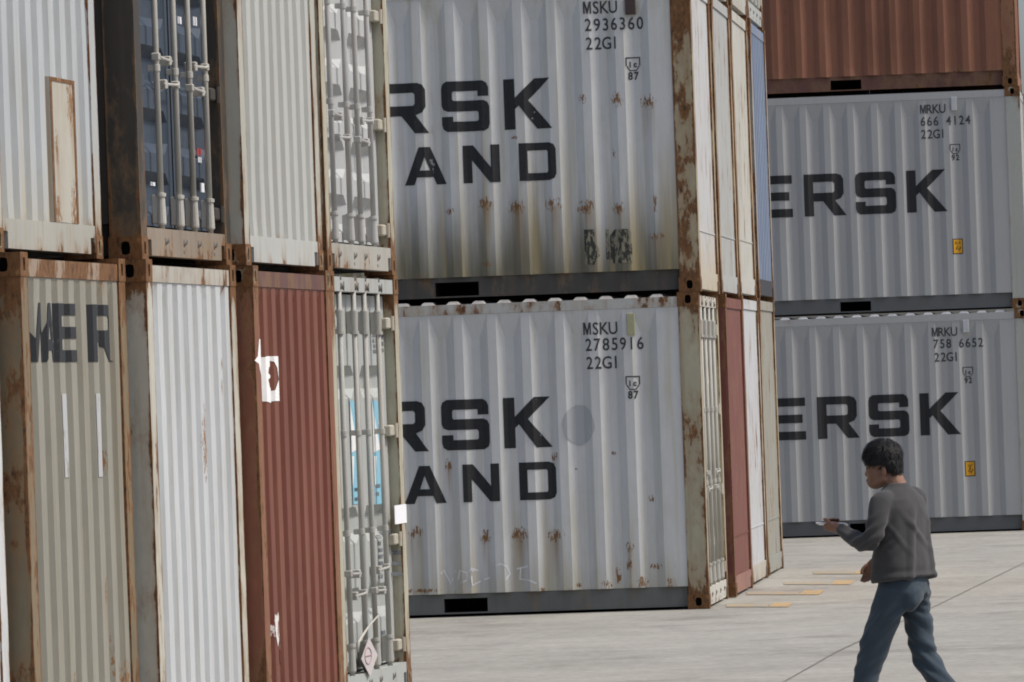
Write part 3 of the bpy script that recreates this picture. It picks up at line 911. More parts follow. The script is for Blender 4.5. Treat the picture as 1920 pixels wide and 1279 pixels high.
m_low = build_container('grey container marked 2785916 with rust spots and chalk scrawl, bottom of middle stack', at(1.535, 54.44, 0), G_MID,
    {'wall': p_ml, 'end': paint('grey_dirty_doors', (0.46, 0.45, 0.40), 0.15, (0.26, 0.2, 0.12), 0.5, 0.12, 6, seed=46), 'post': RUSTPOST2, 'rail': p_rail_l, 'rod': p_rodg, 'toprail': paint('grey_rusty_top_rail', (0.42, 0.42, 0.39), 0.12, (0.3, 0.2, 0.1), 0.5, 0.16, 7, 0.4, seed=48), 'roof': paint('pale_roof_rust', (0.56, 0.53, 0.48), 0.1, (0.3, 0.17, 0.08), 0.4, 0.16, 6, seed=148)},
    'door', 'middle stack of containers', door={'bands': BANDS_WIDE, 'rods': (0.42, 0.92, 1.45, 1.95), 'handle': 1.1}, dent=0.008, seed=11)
m_red = build_container('plain dark red container end standing proud in the middle stack', at(1.835, 56.93, 0), G_MID,
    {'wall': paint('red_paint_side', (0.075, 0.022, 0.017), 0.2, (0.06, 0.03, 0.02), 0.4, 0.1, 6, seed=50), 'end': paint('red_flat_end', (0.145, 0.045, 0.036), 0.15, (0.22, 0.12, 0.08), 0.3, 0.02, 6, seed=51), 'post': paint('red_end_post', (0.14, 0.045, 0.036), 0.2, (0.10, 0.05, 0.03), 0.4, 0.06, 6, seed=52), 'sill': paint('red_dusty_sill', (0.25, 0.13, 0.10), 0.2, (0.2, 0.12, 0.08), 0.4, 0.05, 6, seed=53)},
    'flat', 'middle stack of containers', seed=12)
m_white = build_container('white container end in the lower tier between dark red and olive grey', at(2.063, 59.4, 0), G_MID,
    {'wall': paint('white_plain', (0.43, 0.44, 0.45), 0.1, (0.36, 0.32, 0.24), 0.3, 0.03, 6, seed=54), 'sill': paint('cream_sill', (0.38, 0.36, 0.31), 0.15, (0.3, 0.2, 0.12), 0.4, 0.12, 6, seed=55), 'post': paint('white_rust_post', (0.38, 0.36, 0.31), 0.15, (0.25, 0.15, 0.08), 0.5, 0.22, 6, 0.35, seed=155)},
    'flat', 'middle stack of containers', seed=13)
m_tan = build_container('olive grey container last in the lower tier of the middle stack', at(2.308, 61.87, 0), G_MID,
    {'wall': paint('olive_grey', (0.26, 0.26, 0.225), 0.12, (0.24, 0.18, 0.11), 0.4, 0.06, 6, seed=56), 'post': paint('olive_post', (0.36, 0.30, 0.20), 0.2, (0.2, 0.12, 0.05), 0.5, 0.28, 5, 0.35, seed=57)},
    'flat', 'middle stack of containers', casts=(M_CAST_RUST, M_CAST_TAN), seed=14)
RP3 = paint('brown_seam_post', (0.36, 0.27, 0.17), 0.2, (0.2, 0.12, 0.05), 0.5, 0.34, 5, 0.3, seed=58)
m_ugrey = build_container('grey container end beside the white one, upper middle stack', at(1.808, 56.93, 1), G_MID,
    {'wall': paint('grey_flat_end', (0.34, 0.35, 0.34), 0.08, (0.33, 0.28, 0.2), 0.25, 0.02, 6, seed=59), 'post': RP3}, 'flat', 'middle stack of containers', casts=(M_CAST_TAN, M_CAST_RUST), seed=15)
m_ucream = build_container('cream container end third along the upper middle tier', at(2.053, 59.4, 1), G_MID,
    {'wall': paint('cream_flat_end', (0.42, 0.415, 0.375), 0.10, (0.36, 0.30, 0.2), 0.35, 0.03, 6, seed=60), 'post': RP3}, 'flat', 'middle stack of containers', casts=(M_CAST_RUST, M_CAST_RUST), seed=16)
m_ublue = build_container('light blue container end at the far side of the upper middle tier', at(2.313, 61.87, 1), G_MID,
    {'wall': paint('light_blue', (0.15, 0.19, 0.265), 0.2, (0.27, 0.30, 0.34), 0.6, 0.01, 6, seed=61), 'post': paint('blue_grey_post', (0.30, 0.29, 0.27), 0.2, (0.2, 0.13, 0.08), 0.5, 0.15, 6, seed=161), 'sill': plain('dark_sill', (0.035, 0.035, 0.04))}, 'wall', 'middle stack of containers', casts=(M_CAST_TAN, M_CAST_RUST), seed=17)
p_c3 = paint('cream_third_tier', (0.38, 0.37, 0.33), 0.12, (0.33, 0.27, 0.18), 0.35, 0.06, 6, seed=62)
build_container('cream container of the third tier, a corner of it showing above the grey end', at(1.80, 56.95, 2), G_MID, {'wall': p_c3, 'post': RP3}, 'wall', 'third tier of the middle stack', seed=18)
build_container('cream container of the third tier above the cream end, at the top edge', at(2.06, 59.42, 2), G_MID, {'wall': p_c3, 'post': RP3}, 'flat', 'third tier of the middle stack', casts=(M_CAST_TAN, M_CAST_TAN), seed=19)
build_container('grey third tier container with door gear above the light blue one', at(2.30, 61.9, 2), G_MID, {'wall': p_door, 'post': p_doorpost, 'rod': p_rodg}, 'door', 'third tier of the middle stack',
    door={'bands': BANDS_WIDE, 'rods': (0.42, 0.92, 1.45, 1.95)}, seed=20)

# ---- the far stack
FX, FY = 6.04, 77.7
G_FAR = (0.365, 0.365, 0.355)
p_f1 = paint('grey_far_lower', G_FAR, 0.07, (0.3, 0.29, 0.25), 0.18, 0.0, 5, 0.2, seed=70)
p_f2 = paint('grey_far_upper', G_FAR, 0.07, (0.3, 0.29, 0.25), 0.18, 0.0, 5, 0.2, seed=71)
p_fr = paint('grey_far_shaded_rail', (0.115, 0.12, 0.12), 0.1, (0.15, 0.13, 0.1), 0.3, 0.0, 5, 0.2, seed=72)  # wall grey made darker: the rail's recess shade is painted in
p_fp = paint('grey_green_post', (0.36, 0.37, 0.33), 0.1, (0.26, 0.24, 0.18), 0.3, 0.0, 5, 0.2, seed=73)
M_CAST_GREY = paint('casting_grey', (0.29, 0.26, 0.21), 0.25, (0.12, 0.09, 0.06), 0.5, 0.22, 9, 0.35, 0.8, seed=74)
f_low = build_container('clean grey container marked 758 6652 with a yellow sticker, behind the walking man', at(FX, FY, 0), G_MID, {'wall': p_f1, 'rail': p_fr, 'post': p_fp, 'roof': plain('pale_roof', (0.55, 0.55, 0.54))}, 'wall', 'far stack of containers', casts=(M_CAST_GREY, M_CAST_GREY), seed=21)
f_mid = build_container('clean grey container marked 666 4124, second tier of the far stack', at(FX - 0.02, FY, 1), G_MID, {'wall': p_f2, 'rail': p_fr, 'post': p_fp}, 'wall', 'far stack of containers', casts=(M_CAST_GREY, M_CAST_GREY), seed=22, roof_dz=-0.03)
p_br = paint('brown_red_paint', (0.205, 0.088, 0.052), 0.25, (0.30, 0.13, 0.065), 0.7, 0.16, 3.5, 0.35, seed=75)
f_top = build_container('rusty brown container on top of the far stack', at(FX - 0.04, FY, 2), G_MID, {'wall': p_br, 'rail': paint('brown_rail', (0.13, 0.06, 0.045), 0.2, (0.07, 0.04, 0.03), 0.4, 0.15, 4, seed=76)}, 'wall', 'far stack of containers', dent=0.025, seed=23)

# ------------------------------------------------------------------ lettering and marks
INK_M = worn_decal('black_lettering', (0.012, 0.012, 0.013), (0.50, 0.505, 0.49), 0.22)
INK_F = worn_decal('black_lettering_far', (0.016, 0.016, 0.017), (0.35, 0.35, 0.34), 0.12)
INK_S = worn_decal('stencil_ink', (0.035, 0.035, 0.035), (0.50, 0.52, 0.53), 0.22, 22)
INK_F2 = worn_decal('stencil_ink_far', (0.045, 0.047, 0.05), (0.33, 0.34, 0.35), 0.30, 20)
INK_T = worn_decal('eroded_lettering', (0.02, 0.022, 0.026), (0.25, 0.24, 0.20), 0.34, 4.5, 0.6)

S1 = 229.6; S2 = 160.8
for c, ky, ay in ((m_up, 240, 337), (m_low, 838, 936)):
    x, z = side_uv(c, 1036, ky)
    letters('letter', word('MAERSK', x, z, 95 / S1, 118 / S1, 84 / S1), c, 'side', INK_M)
    x, z = side_uv(c, 1044, ay)
    letters('letter', word('SEALAND', x, z, 71 / S1, 107 / S1, 66 / S1), c, 'side', INK_M)
for c, kx, ky in ((f_mid, 1777, 396), (f_low, 1802, 814)):
    x, z = side_uv(c, kx, ky)
    letters('letter', word('MAERSK', x, z, 79 / S2, 96 / S2, 70 / S2), c, 'side', INK_F)
for c, lines in ((m_up, (('MSKU', 1101, 26), ('2936360', 1103, 58), ('22G1', 1105, 93))), (m_low, (('MSKU', 1101, 628), ('2785916', 1104, 658), ('22G1', 1106, 692)))):
    for (tx, lx, by) in lines:
        x, z = side_uv(c, lx, by)
        letters('serial_character', small_text(tx, x, z, 23 / S1, 0.82, 16.2 / S1, 0.0015), c, 'side', INK_S)
for c, lines in ((f_mid, (('MRKU', 1731, 213), ('666 4124', 1731, 236), ('22G1', 1732, 260))), (f_low, (('MRKU', 1753, 631), ('758 6652', 1755, 653), ('22G1', 1757, 678)))):
    for (tx, lx, by) in lines:
        x, z = side_uv(c, lx, by)
        letters('serial_character', small_text(tx, x, z, 16.5 / S2, 0.85, 12.0 / S2, 0.0018), c, 'side', INK_F2)
# small approval mark: a framed cluster of letters over a two-figure number
def approval(c, px, py, s, k, ink, num):
    x, z = side_uv(c, px, py)
    w, h = 27 * k / s, 25 * k / s
    lw = 2.2 * k / s
    sh = [rect(x - w / 2, x + w / 2, z + h - lw, z + h), rect(x - w / 2, x - w / 2 + lw, z + h * .35, z + h - lw * 1.05), rect(x + w / 2 - lw, x + w / 2, z + h * .35, z + h - lw * 1.05),
          stroke([(x - w / 2 + lw, z + h * .33), (x - w * .22, z), (x + w * .22, z), (x + w / 2 - lw, z + h * .33)], lw)]
    sh += small_text('ic', x - w * .2, z + h * .26, h * .42, 0.9, w * .34, 0.003)
    drape('approval_mark', sh, c, 'side', ink)
    drape('approval_mark', small_text(num, x - w * .2, z - 17 * k / s, 14 * k / s, 0.85, 11 * k / s, 0.003), c, 'side', ink)
approval(m_up, 1187, 132, S1, 1.0, INK_S, '87')
approval(m_low, 1187, 730, S1, 1.0, INK_S, '87')
approval(f_mid, 1791, 288, S2, 0.72, INK_F2, '92')
approval(f_low, 1815, 706, S2, 0.72, INK_F2, '92')

M_PLATE_B = plain('brown_plate', (0.06, 0.04, 0.035), 0.6, 0.3)
M_PLATE_Y = plain('olive_plate', (0.34, 0.33, 0.20), 0.6, 0.2)
M_PLATE_G = plain('pale_plate', (0.45, 0.47, 0.47), 0.6, 0.1)
def plate(name, c, x0, y0, x1, y1, mat, t=0.012):
    """small plate welded on the side wall"""
    a0, z1 = side_uv(c, x0, y0); a1, z0 = side_uv(c, x1, y1)
    mb = MB(); mb.cbox(a0, a1, 0.008 - t, 0.044, z0, z1, 0.003)
    return link(name, mb.mesh(name), mat, c.root)
plate('vent_cover', m_up, 1172, -6, 1192, 27, M_PLATE_B)
plate('vent_cover', m_low, 1175, 588, 1191, 628, M_PLATE_Y)
plate('vent_cover', f_mid, 1783, 182, 1794, 207, M_PLATE_G)
plate('vent_cover', f_low, 1805, 600, 1817, 623, M_PLATE_G)
M_YEL = plain('yellow_sticker', (0.60, 0.30, 0.015), 0.5, 0.12)
M_YBL = plain('sticker_black', (0.04, 0.025, 0.01), 0.5)
for c, cx, cy in ((f_mid, 1796, 462), (f_low, 1819, 879)):
    a0, z1 = side_uv(c, cx - 10, cy - 14); a1, z0 = side_uv(c, cx + 10, cy + 14)
    st = drape('sticker', [rect(a0, a1, z0, z1)], c, 'side', M_YBL, 0.002)
    drape('sticker_face', [rect(a0 + .010, a1 - .010, z0 + .010, z1 - .010)], c, 'side', M_YEL, 0.004, st)
    w = a1 - a0; h = z1 - z0
    marks = [rect(a0 + w * p, a0 + w * (p + .13), z0 + h * q, z0 + h * (q + .16)) for p, q in ((.25, .64), (.44, .58), (.63, .66), (.3, .28), (.52, .22), (.66, .32), (.42, .42))]
    drape('sticker_print', marks, c, 'side', worn_decal('sticker_ink_%d' % cx, (0.10, 0.05, 0.01), (0.60, 0.30, 0.015), 0.6, 40), 0.0055, st)

# blacked-out panels, grey touch-up, chalk scrawl
SCR = worn_decal('scrubbed_black', (0.035, 0.034, 0.03), (0.24, 0.22, 0.15), 0.72, 26, 0.4)
a, z = side_uv(m_up, 1097, 497); b, z2 = side_uv(m_up, 1115, 430)
drape('blacked_out_mark', [rect(a, b, z, z2), blob((a + b) / 2 + .03, z + .10, .055, .07, 14, .1, 4)][:1], m_up, 'side', SCR)
a1, z1 = side_uv(m_up, 1112, 478)
drape('blacked_out_mark', [blob(a1 + .012, z1 + .02, .045, .07, 14, .12, 4)], m_up, 'side', SCR, 0.004)
a, z = side_uv(m_up, 1145, 494); b, z2 = side_uv(m_up, 1184, 429)
drape('blacked_out_mark', [(lambda v: ([(a, z), (b, z), (b, z2 - .03), (b - .03, z2), (a + .04, z2), (a, z2 - .05)], [(0, 1, 2, 3, 4, 5)]))(0)], m_up, 'side', SCR)
a, z = side_uv(m_up, 1137, 490); b, z2 = side_uv(m_up, 1141, 430)
drape('blacked_out_mark', [rect(a, b, z, z2)], m_up, 'side', SCR)
a, z = side_uv(m_low, 1085, 797)
drape('touched_up_patch', [blob(a, z, 30 / S1, 38 / S1, 22, .05, 9)], m_low, 'side', worn_decal('grey_touch_up', (0.38, 0.39, 0.39), (0.46, 0.48, 0.485), 0.45, 7))
CHALK = worn_decal('chalk', (0.66, 0.67, 0.66), (0.42, 0.43, 0.43), 0.62, 18)
def scrawl(lst, w, name, c, mat, fn=side_uv, s=S1, face='side', eps=.0025):
    drape(name, [stroke([fn(c, px, py) for px, py in ln], w / s) for ln in lst], c, face, mat, eps)
scrawl([[(826, 1076), (831, 1069), (845, 1095), (853, 1070)], [(858, 1092), (862, 1070), (876, 1074), (875, 1088), (862, 1094)], [(884, 1068), (888, 1072)], [(884, 1080), (886, 1098), (900, 1090), (918, 1083)],
        [(926, 1063), (938, 1057), (950, 1062), (956, 1076), (948, 1088)], [(968, 1067), (990, 1062)], [(976, 1064), (974, 1086), (992, 1088), (1006, 1094)], [(846, 1102), (852, 1102)], [(880, 1072), (884, 1066), (896, 1070)]], 3.0, 'chalk_scrawl', m_low, CHALK)

# eroded lettering and two repainted ribs on the tan end
y0, z0 = end_uv(nl_tan, 42, 672); y1, z1 = end_uv(nl_tan, 42, 562)
tw = []
for (ch, l0, l1) in (('M', .17, .52), ('A', .55, .76), ('E', .80, 1.32), ('R', 1.62, 2.16)):
    w, loops = GLYPH[ch]
    tw.append(outline_mesh([[(l0 + a / w * (l1 - l0), 2.06 + b * 0.29) for a, b in lp] for lp in loops]))
letters('eroded_letter', tw, nl_tan, 'end', INK_T)
WSTR = worn_decal('white_repaint', (0.40, 0.41, 0.41), (0.25, 0.245, 0.21), 0.45, 9)
for px_ in (130, 178):
    a, zb = end_uv(nl_tan, px_, 895); _, zt = end_uv(nl_tan, px_, 738)
    tt = min((0.5 * (ENDP[i][0] + ENDP[i + 1][0]) for i in range(len(ENDP) - 1) if ENDP[i][1] == 0 and ENDP[i + 1][1] == 0), key=lambda q: abs(q - a))
    drape('repainted_rib', [rect(tt - .05, tt + .05, zb, zt)], nl_tan, 'end', WSTR)
# rust framed repair plate on the top-left container
a0, zb = end_uv(nu_white, 112, 440); a1, zt = end_uv(nu_white, 140, 152)
a0, _ = end_uv(nu_white, 97, 300); a1, _ = end_uv(nu_white, 143, 300)
pm = MB(); pm.box(-0.06, -0.012, a0, a1, 0.172, zt)
pm.w = {i: 0.0 for i in range(8)}
pp = link('repair_plate', pm.mesh('repair_plate'), paint('repair_plate_paint', (0.385, 0.37, 0.315), 0.2, (0.31, 0.19, 0.09), 0.6, 0.22, 6, 0.3, seed=80,
      spots=[(a1 - .08, 0.22, .12, .20, 0), (a0 + .1, 0.22, .10, .12, 0), (a1 - .1, zt - .1, .10, .2, .5), (a0 + .12, zt - .35, .06, .1, .3), (a1 - .1, zt - .8, .04, .05, .2), (a1 - .12, .9, .03, .04, .2)], axis=1), nu_white.root)
fr_ = MB()
for bx in ((a0 + .001, a0 + .045, .172, zt - .001), (a1 - .045, a1 - .001, .172, zt - .001), (a0 + .0455, a1 - .0455, zt - .022, zt - .001)):
    fr_.box(-0.013, -0.0095, *bx)
fr_.w = {i: 1.0 for i in range(len(fr_.v))}
link('weld_seam', fr_.mesh('weld_seam'), paint('weld_rust', (0.32, 0.17, 0.065), 0.3, (0.2, 0.09, 0.03), 0.5, 0.3, 8, 0.3, seed=81), pp)

# white smears on the red end
WPA = worn_decal('white_smear', (0.80, 0.80, 0.78), (0.145, 0.036, 0.026), 0.10, 14)
E = lambda px, py: end_uv(nl_red, px, py)
shp = [outline_mesh([[E(*p) for p in ((491, 672), (500, 668), (526, 668), (529, 700), (528, 752), (516, 752), (508, 756), (497, 752), (492, 715))],
                     [E(*p) for p in ((503, 690), (509, 680), (512, 676), (519, 690), (522, 712), (516, 730), (511, 739), (505, 726), (502, 712), (508, 706), (502, 700))]]),
       ]
drape('paint_smear', shp, nl_red, 'end', WPA)
sv_ = [end_uv(nl_red, a, b, 0.0) for a, b in ((478, 676), (484, 668), (486.5, 636), (488.5, 636), (489.5, 668), (490, 704), (486, 682))]
smb = MB(); smb.add([(-0.0015, a, b) for a, b in sv_], [(0, 1, 2, 3, 4, 5, 6)])
sme = smb.mesh('paint_smear')
if sme.polygons[0].normal.x < 0: sme.flip_normals()
link('paint_smear', sme, WPA, nl_red.root)
drape('paint_smear', [blob(*E(519, 1178), .10, .08, 12, .35, 5), blob(*E(526, 1212), .05, .14, 10, .35, 6)], nl_red, 'end', worn_decal('white_smear_faint', (0.68, 0.66, 0.62), (0.145, 0.036, 0.026), 0.62, 14))

# blue stickers, small prints and labels on the near doors
BLU = worn_decal('blue_sticker', (0.20, 0.42, 0.52), (0.52, 0.525, 0.495), 0.12, 8)
WHT = plain('white_sticker', (0.70, 0.70, 0.68), 0.5, 0.08)
D = lambda px, py: end_uv(nl_door, px, py, -0.072)
for (x0, x1) in ((654, 671), (696, 713)):
    a0, zt = D(x0, 752); a1, _ = D(x1, 752); _, zb = D(x1, 945)
    st = drape('blue_sticker', [rect(a0, a1, zb, zt)], nl_door, 'end', BLU, 0.003)
    w = a1 - a0; zm = zt - (zt - zb) * .47
    sh = [([(a0, zm - .02), (a0 + w * .72, zm), (a0, zm + .30)], [(0, 1, 2)]), ([(a0 + w, zm + .02), (a0 + w, zm + .34), (a0 + w * .62, zm + .16)], [(0, 1, 2)]), ([(a0, zm - .04), (a0 + w * .3, zm - .04), (a0 + w * .1, zm - .22), (a0, zm - .22)], [(0, 1, 2, 3)])]
    drape('sticker_print', sh, nl_door, 'end', WHT, 0.0045, st)
INK_D = worn_decal('door_print', (0.10, 0.11, 0.12), (0.5, 0.5, 0.47), 0.5, 20)
rnd = random.Random(3)
for (px_, py0, py1, n_) in ((716, 635, 660, 3), (702, 632, 662, 4), (666, 922, 940, 2), (707, 915, 930, 2), (712, 1010, 1085, 7), (736, 1000, 1080, 5), (718, 1190, 1216, 4)):
    sh = []
    for k in range(n_):
        a, zz = D(px_ - 3 + rnd.uniform(-1, 1), py0 + (py1 - py0) * k / max(1, n_ - 1))
        sh.append(rect(a, a + .10 + rnd.uniform(0, .08), zz, zz + .022))
    drape('door_print', sh, nl_door, 'end', INK_D, 0.003)
def end_plate(name, c, px0, py0, px1, py1, x, mat, t=0.004):
    a0, zt = end_uv(c, px0, py0, x); a1, zb = end_uv(c, px1, py1, x)
    mb = MB(); mb.box(x - t, x, a0, a1, zb, zt)
    return link(name, mb.mesh(name), mat, c.root)
lab = end_plate('white_label', nl_door, 740, 948, 763, 980, 0.001, plain('white_label', (0.80, 0.80, 0.82), 0.4, 0.04))
# diamond placard hung from a strap across the rods
ux, uz = end_uv(nl_door, 693, 1232, 0.012)
pl = MB(); hw, hh = 0.29, 0.12
pl.add([(0.012, ux, uz + hh), (0.012, ux + hw, uz), (0.012, ux, uz - hh), (0.012, ux - hw, uz)], [(0, 3, 2, 1)])
pl.add([(0.009, ux, uz + hh), (0.009, ux + hw, uz), (0.009, ux, uz - hh), (0.009, ux - hw, uz)], [(0, 1, 2, 3)])
plo = link('placard', pl.mesh('placard'), plain('placard_pink', (0.47, 0.43, 0.42), 0.6, 0.1), None)
plo.location = nl_door.loc; plo.rotation_euler = (0, 0, G_ROW)
tag(plo, 'pinkish diamond placard with a round emblem hanging on the grey doors', 'placard')
ring = MB()
def ringpts(r): return [(0.0135, ux - .06 + r * 2.3 * math.cos(t), uz + .01 + r * math.sin(t)) for t in [2 * math.pi * k / 24 for k in range(25)]]
ring.tube(ringpts(0.05), 0.0035, 5, False)
ring.tube([(0.0135, ux - .06 - .11, uz + .01), (0.0135, ux - .06 + .11, uz + .01)], 0.004, 5)
ro = link('emblem', ring.mesh('emblem'), plain('emblem_red', (0.32, 0.20, 0.21), 0.6), plo)
p0 = end_uv(nl_door, 668, 1204, 0.0); p1 = end_uv(nl_door, 711, 1152, 0.0)
sb = MB()
sb.tube([(0.006, p0[0], p0[1] - .06), (0.010, p0[0] + .02, p0[1]), (0.004, (p0[0] + p1[0]) / 2, (p0[1] + p1[1]) / 2 + .008), (0.0, p1[0], p1[1])], [0.007, 0.010, 0.006, 0.005], 7)
stp = link('strap', sb.mesh('strap', True), plain('pale_strap', (0.42, 0.40, 0.35), 0.7), None)
stp.location = nl_door.loc; stp.rotation_euler = (0, 0, G_ROW)
tag(stp, 'pale rope tied slantwise across the lock rods above the placard', 'rope')
# bright tags on the dark blue doors
K = lambda px, py: end_uv(nu_black, px, py, -0.072)
TAGM = plain('tag_white', (0.72, 0.72, 0.74), 0.5, 0.05)
TAGR = plain('tag_red', (0.35, 0.05, 0.05), 0.5, 0.1)
TAGB = plain('tag_blue', (0.35, 0.50, 0.65), 0.5, 0.1)
for (px_, py_, w, h, mt) in ((364, 40, 7, 18, TAGM), (390, 95, 7, 20, TAGM), (335, 38, 7, 15, TAGM), (372, 285, 9, 14, TAGR), (373, 300, 6, 11, TAGM), (404, 302, 7, 14, TAGB), (378, 352, 7, 18, TAGM), (407, 432, 6, 34, TAGM), (285, 345, 8, 8, TAGM)):
    a0, zt = K(px_ - w / 2, py_ - h / 2); a1, zb = K(px_ + w / 2, py_ + h / 2)
    mb = MB(); mb.box(-0.071, -0.066, a0, a1, zb, zt)
    link('door_tag', mb.mesh('door_tag'), mt, nu_black.root)

# ------------------------------------------------------------------ ground markings
YEL = worn_decal('yellow_road_paint', (0.48, 0.285, 0.085), (0.30, 0.275, 0.22), 0.70, 15, 0.4)
def gmark(name, pts, mat, label, dz=0.005):
    """pts: left-bottom, right-bottom, right-top, left-top in photo pixels; follows the ground"""
    vs = []; n = 8; m_ = 4
    for j in range(m_ + 1):
        for i in range(n + 1):
            u_, v_ = i / n, j / m_
            lo = [pts[0][k] * (1 - u_) + pts[1][k] * u_ for k in (0, 1)]
            hi = [pts[3][k] * (1 - u_) + pts[2][k] * u_ for k in (0, 1)]
            p = on_ground(lo[0] * (1 - v_) + hi[0] * v_, lo[1] * (1 - v_) + hi[1] * v_)
            vs.append((p.x, p.y, ground_z(p.x, p.y) + dz))
    mb = MB(); mb.add(vs, [(j * (n + 1) + i, j * (n + 1) + i + 1, (j + 1) * (n + 1) + i + 1, (j + 1) * (n + 1) + i) for j in range(m_) for i in range(n)])
    o = link(name, mb.mesh(name), mat); o['kind'] = 'structure'; o['label'] = label
    return o
YELF = worn_decal('yellow_road_paint_faint', (0.40, 0.28, 0.13), (0.285, 0.268, 0.23), 0.80, 10, 0.4)
for (x0, x1, y, x2) in ((1362, 1440, 1136, 1488), (1400, 1497, 1113, 1546), (1470, 1556, 1094, 1604), (1525, 1600, 1074, 1630)):
    gmark('painted_line', [(x0, y + 3), (x1, y + 3), (x1, y - 3), (x0, y - 2)], YELF, 'faint worn yellow bay line on the concrete')
    gmark('painted_line', [(x1 + .5, y + 3), (x2 - 10, y + 3), (x2, y - 5), (x1 + 12, y - 5)], YEL, 'worn yellow bay mark on the concrete')
def joint(pts, w, name, label):
    P = []
    for i in range(len(pts) - 1):
        for k in range(8):
            t = k / 8
            q = on_ground(pts[i][0] * (1 - t) + pts[i + 1][0] * t, pts[i][1] * (1 - t) + pts[i + 1][1] * t)
            P.append(q)
    P.append(on_ground(*pts[-1]))
    mb = MB(); vs = []; fs = []
    for i, p in enumerate(P):
        d = (P[min(i + 1, len(P) - 1)] - P[max(i - 1, 0)]); d.z = 0; d.normalize()
        n = Vector((-d.y, d.x, 0)) * w * (0.5 + 0.35 * random.random())
        for s in (1, -1):
            q = p + n * s; vs.append((q.x, q.y, ground_z(q.x, q.y) + 0.004))
    for i in range(len(P) - 1): fs.append((2 * i, 2 * i + 1, 2 * i + 3, 2 * i + 2))
    mb.add(vs, fs)
    me = mb.mesh(name)
    if me.polygons[0].normal.z < 0: me.flip_normals()
    o = link(name, me, plain('joint_filler', (0.185, 0.173, 0.152), 0.9, 0.5, 2), ground)
    return o
joint([(1380, 1330), (1477, 1275), (1570, 1222), (1760, 1134), (1889, 1071), (1990, 1022)], 0.012, 'slab_joint', '')

# ------------------------------------------------------------------ the walking man
PX, PY = 1.855, 32.5
PZ = ground_z(PX, PY)
YAW = math.radians(18)
FW = Vector((-math.cos(YAW), math.sin(YAW), 0)); LF = Vector((-math.sin(YAW), -math.cos(YAW), 0))
def body(a, b, z): return FW * a + LF * b + Vector((0, 0, z))

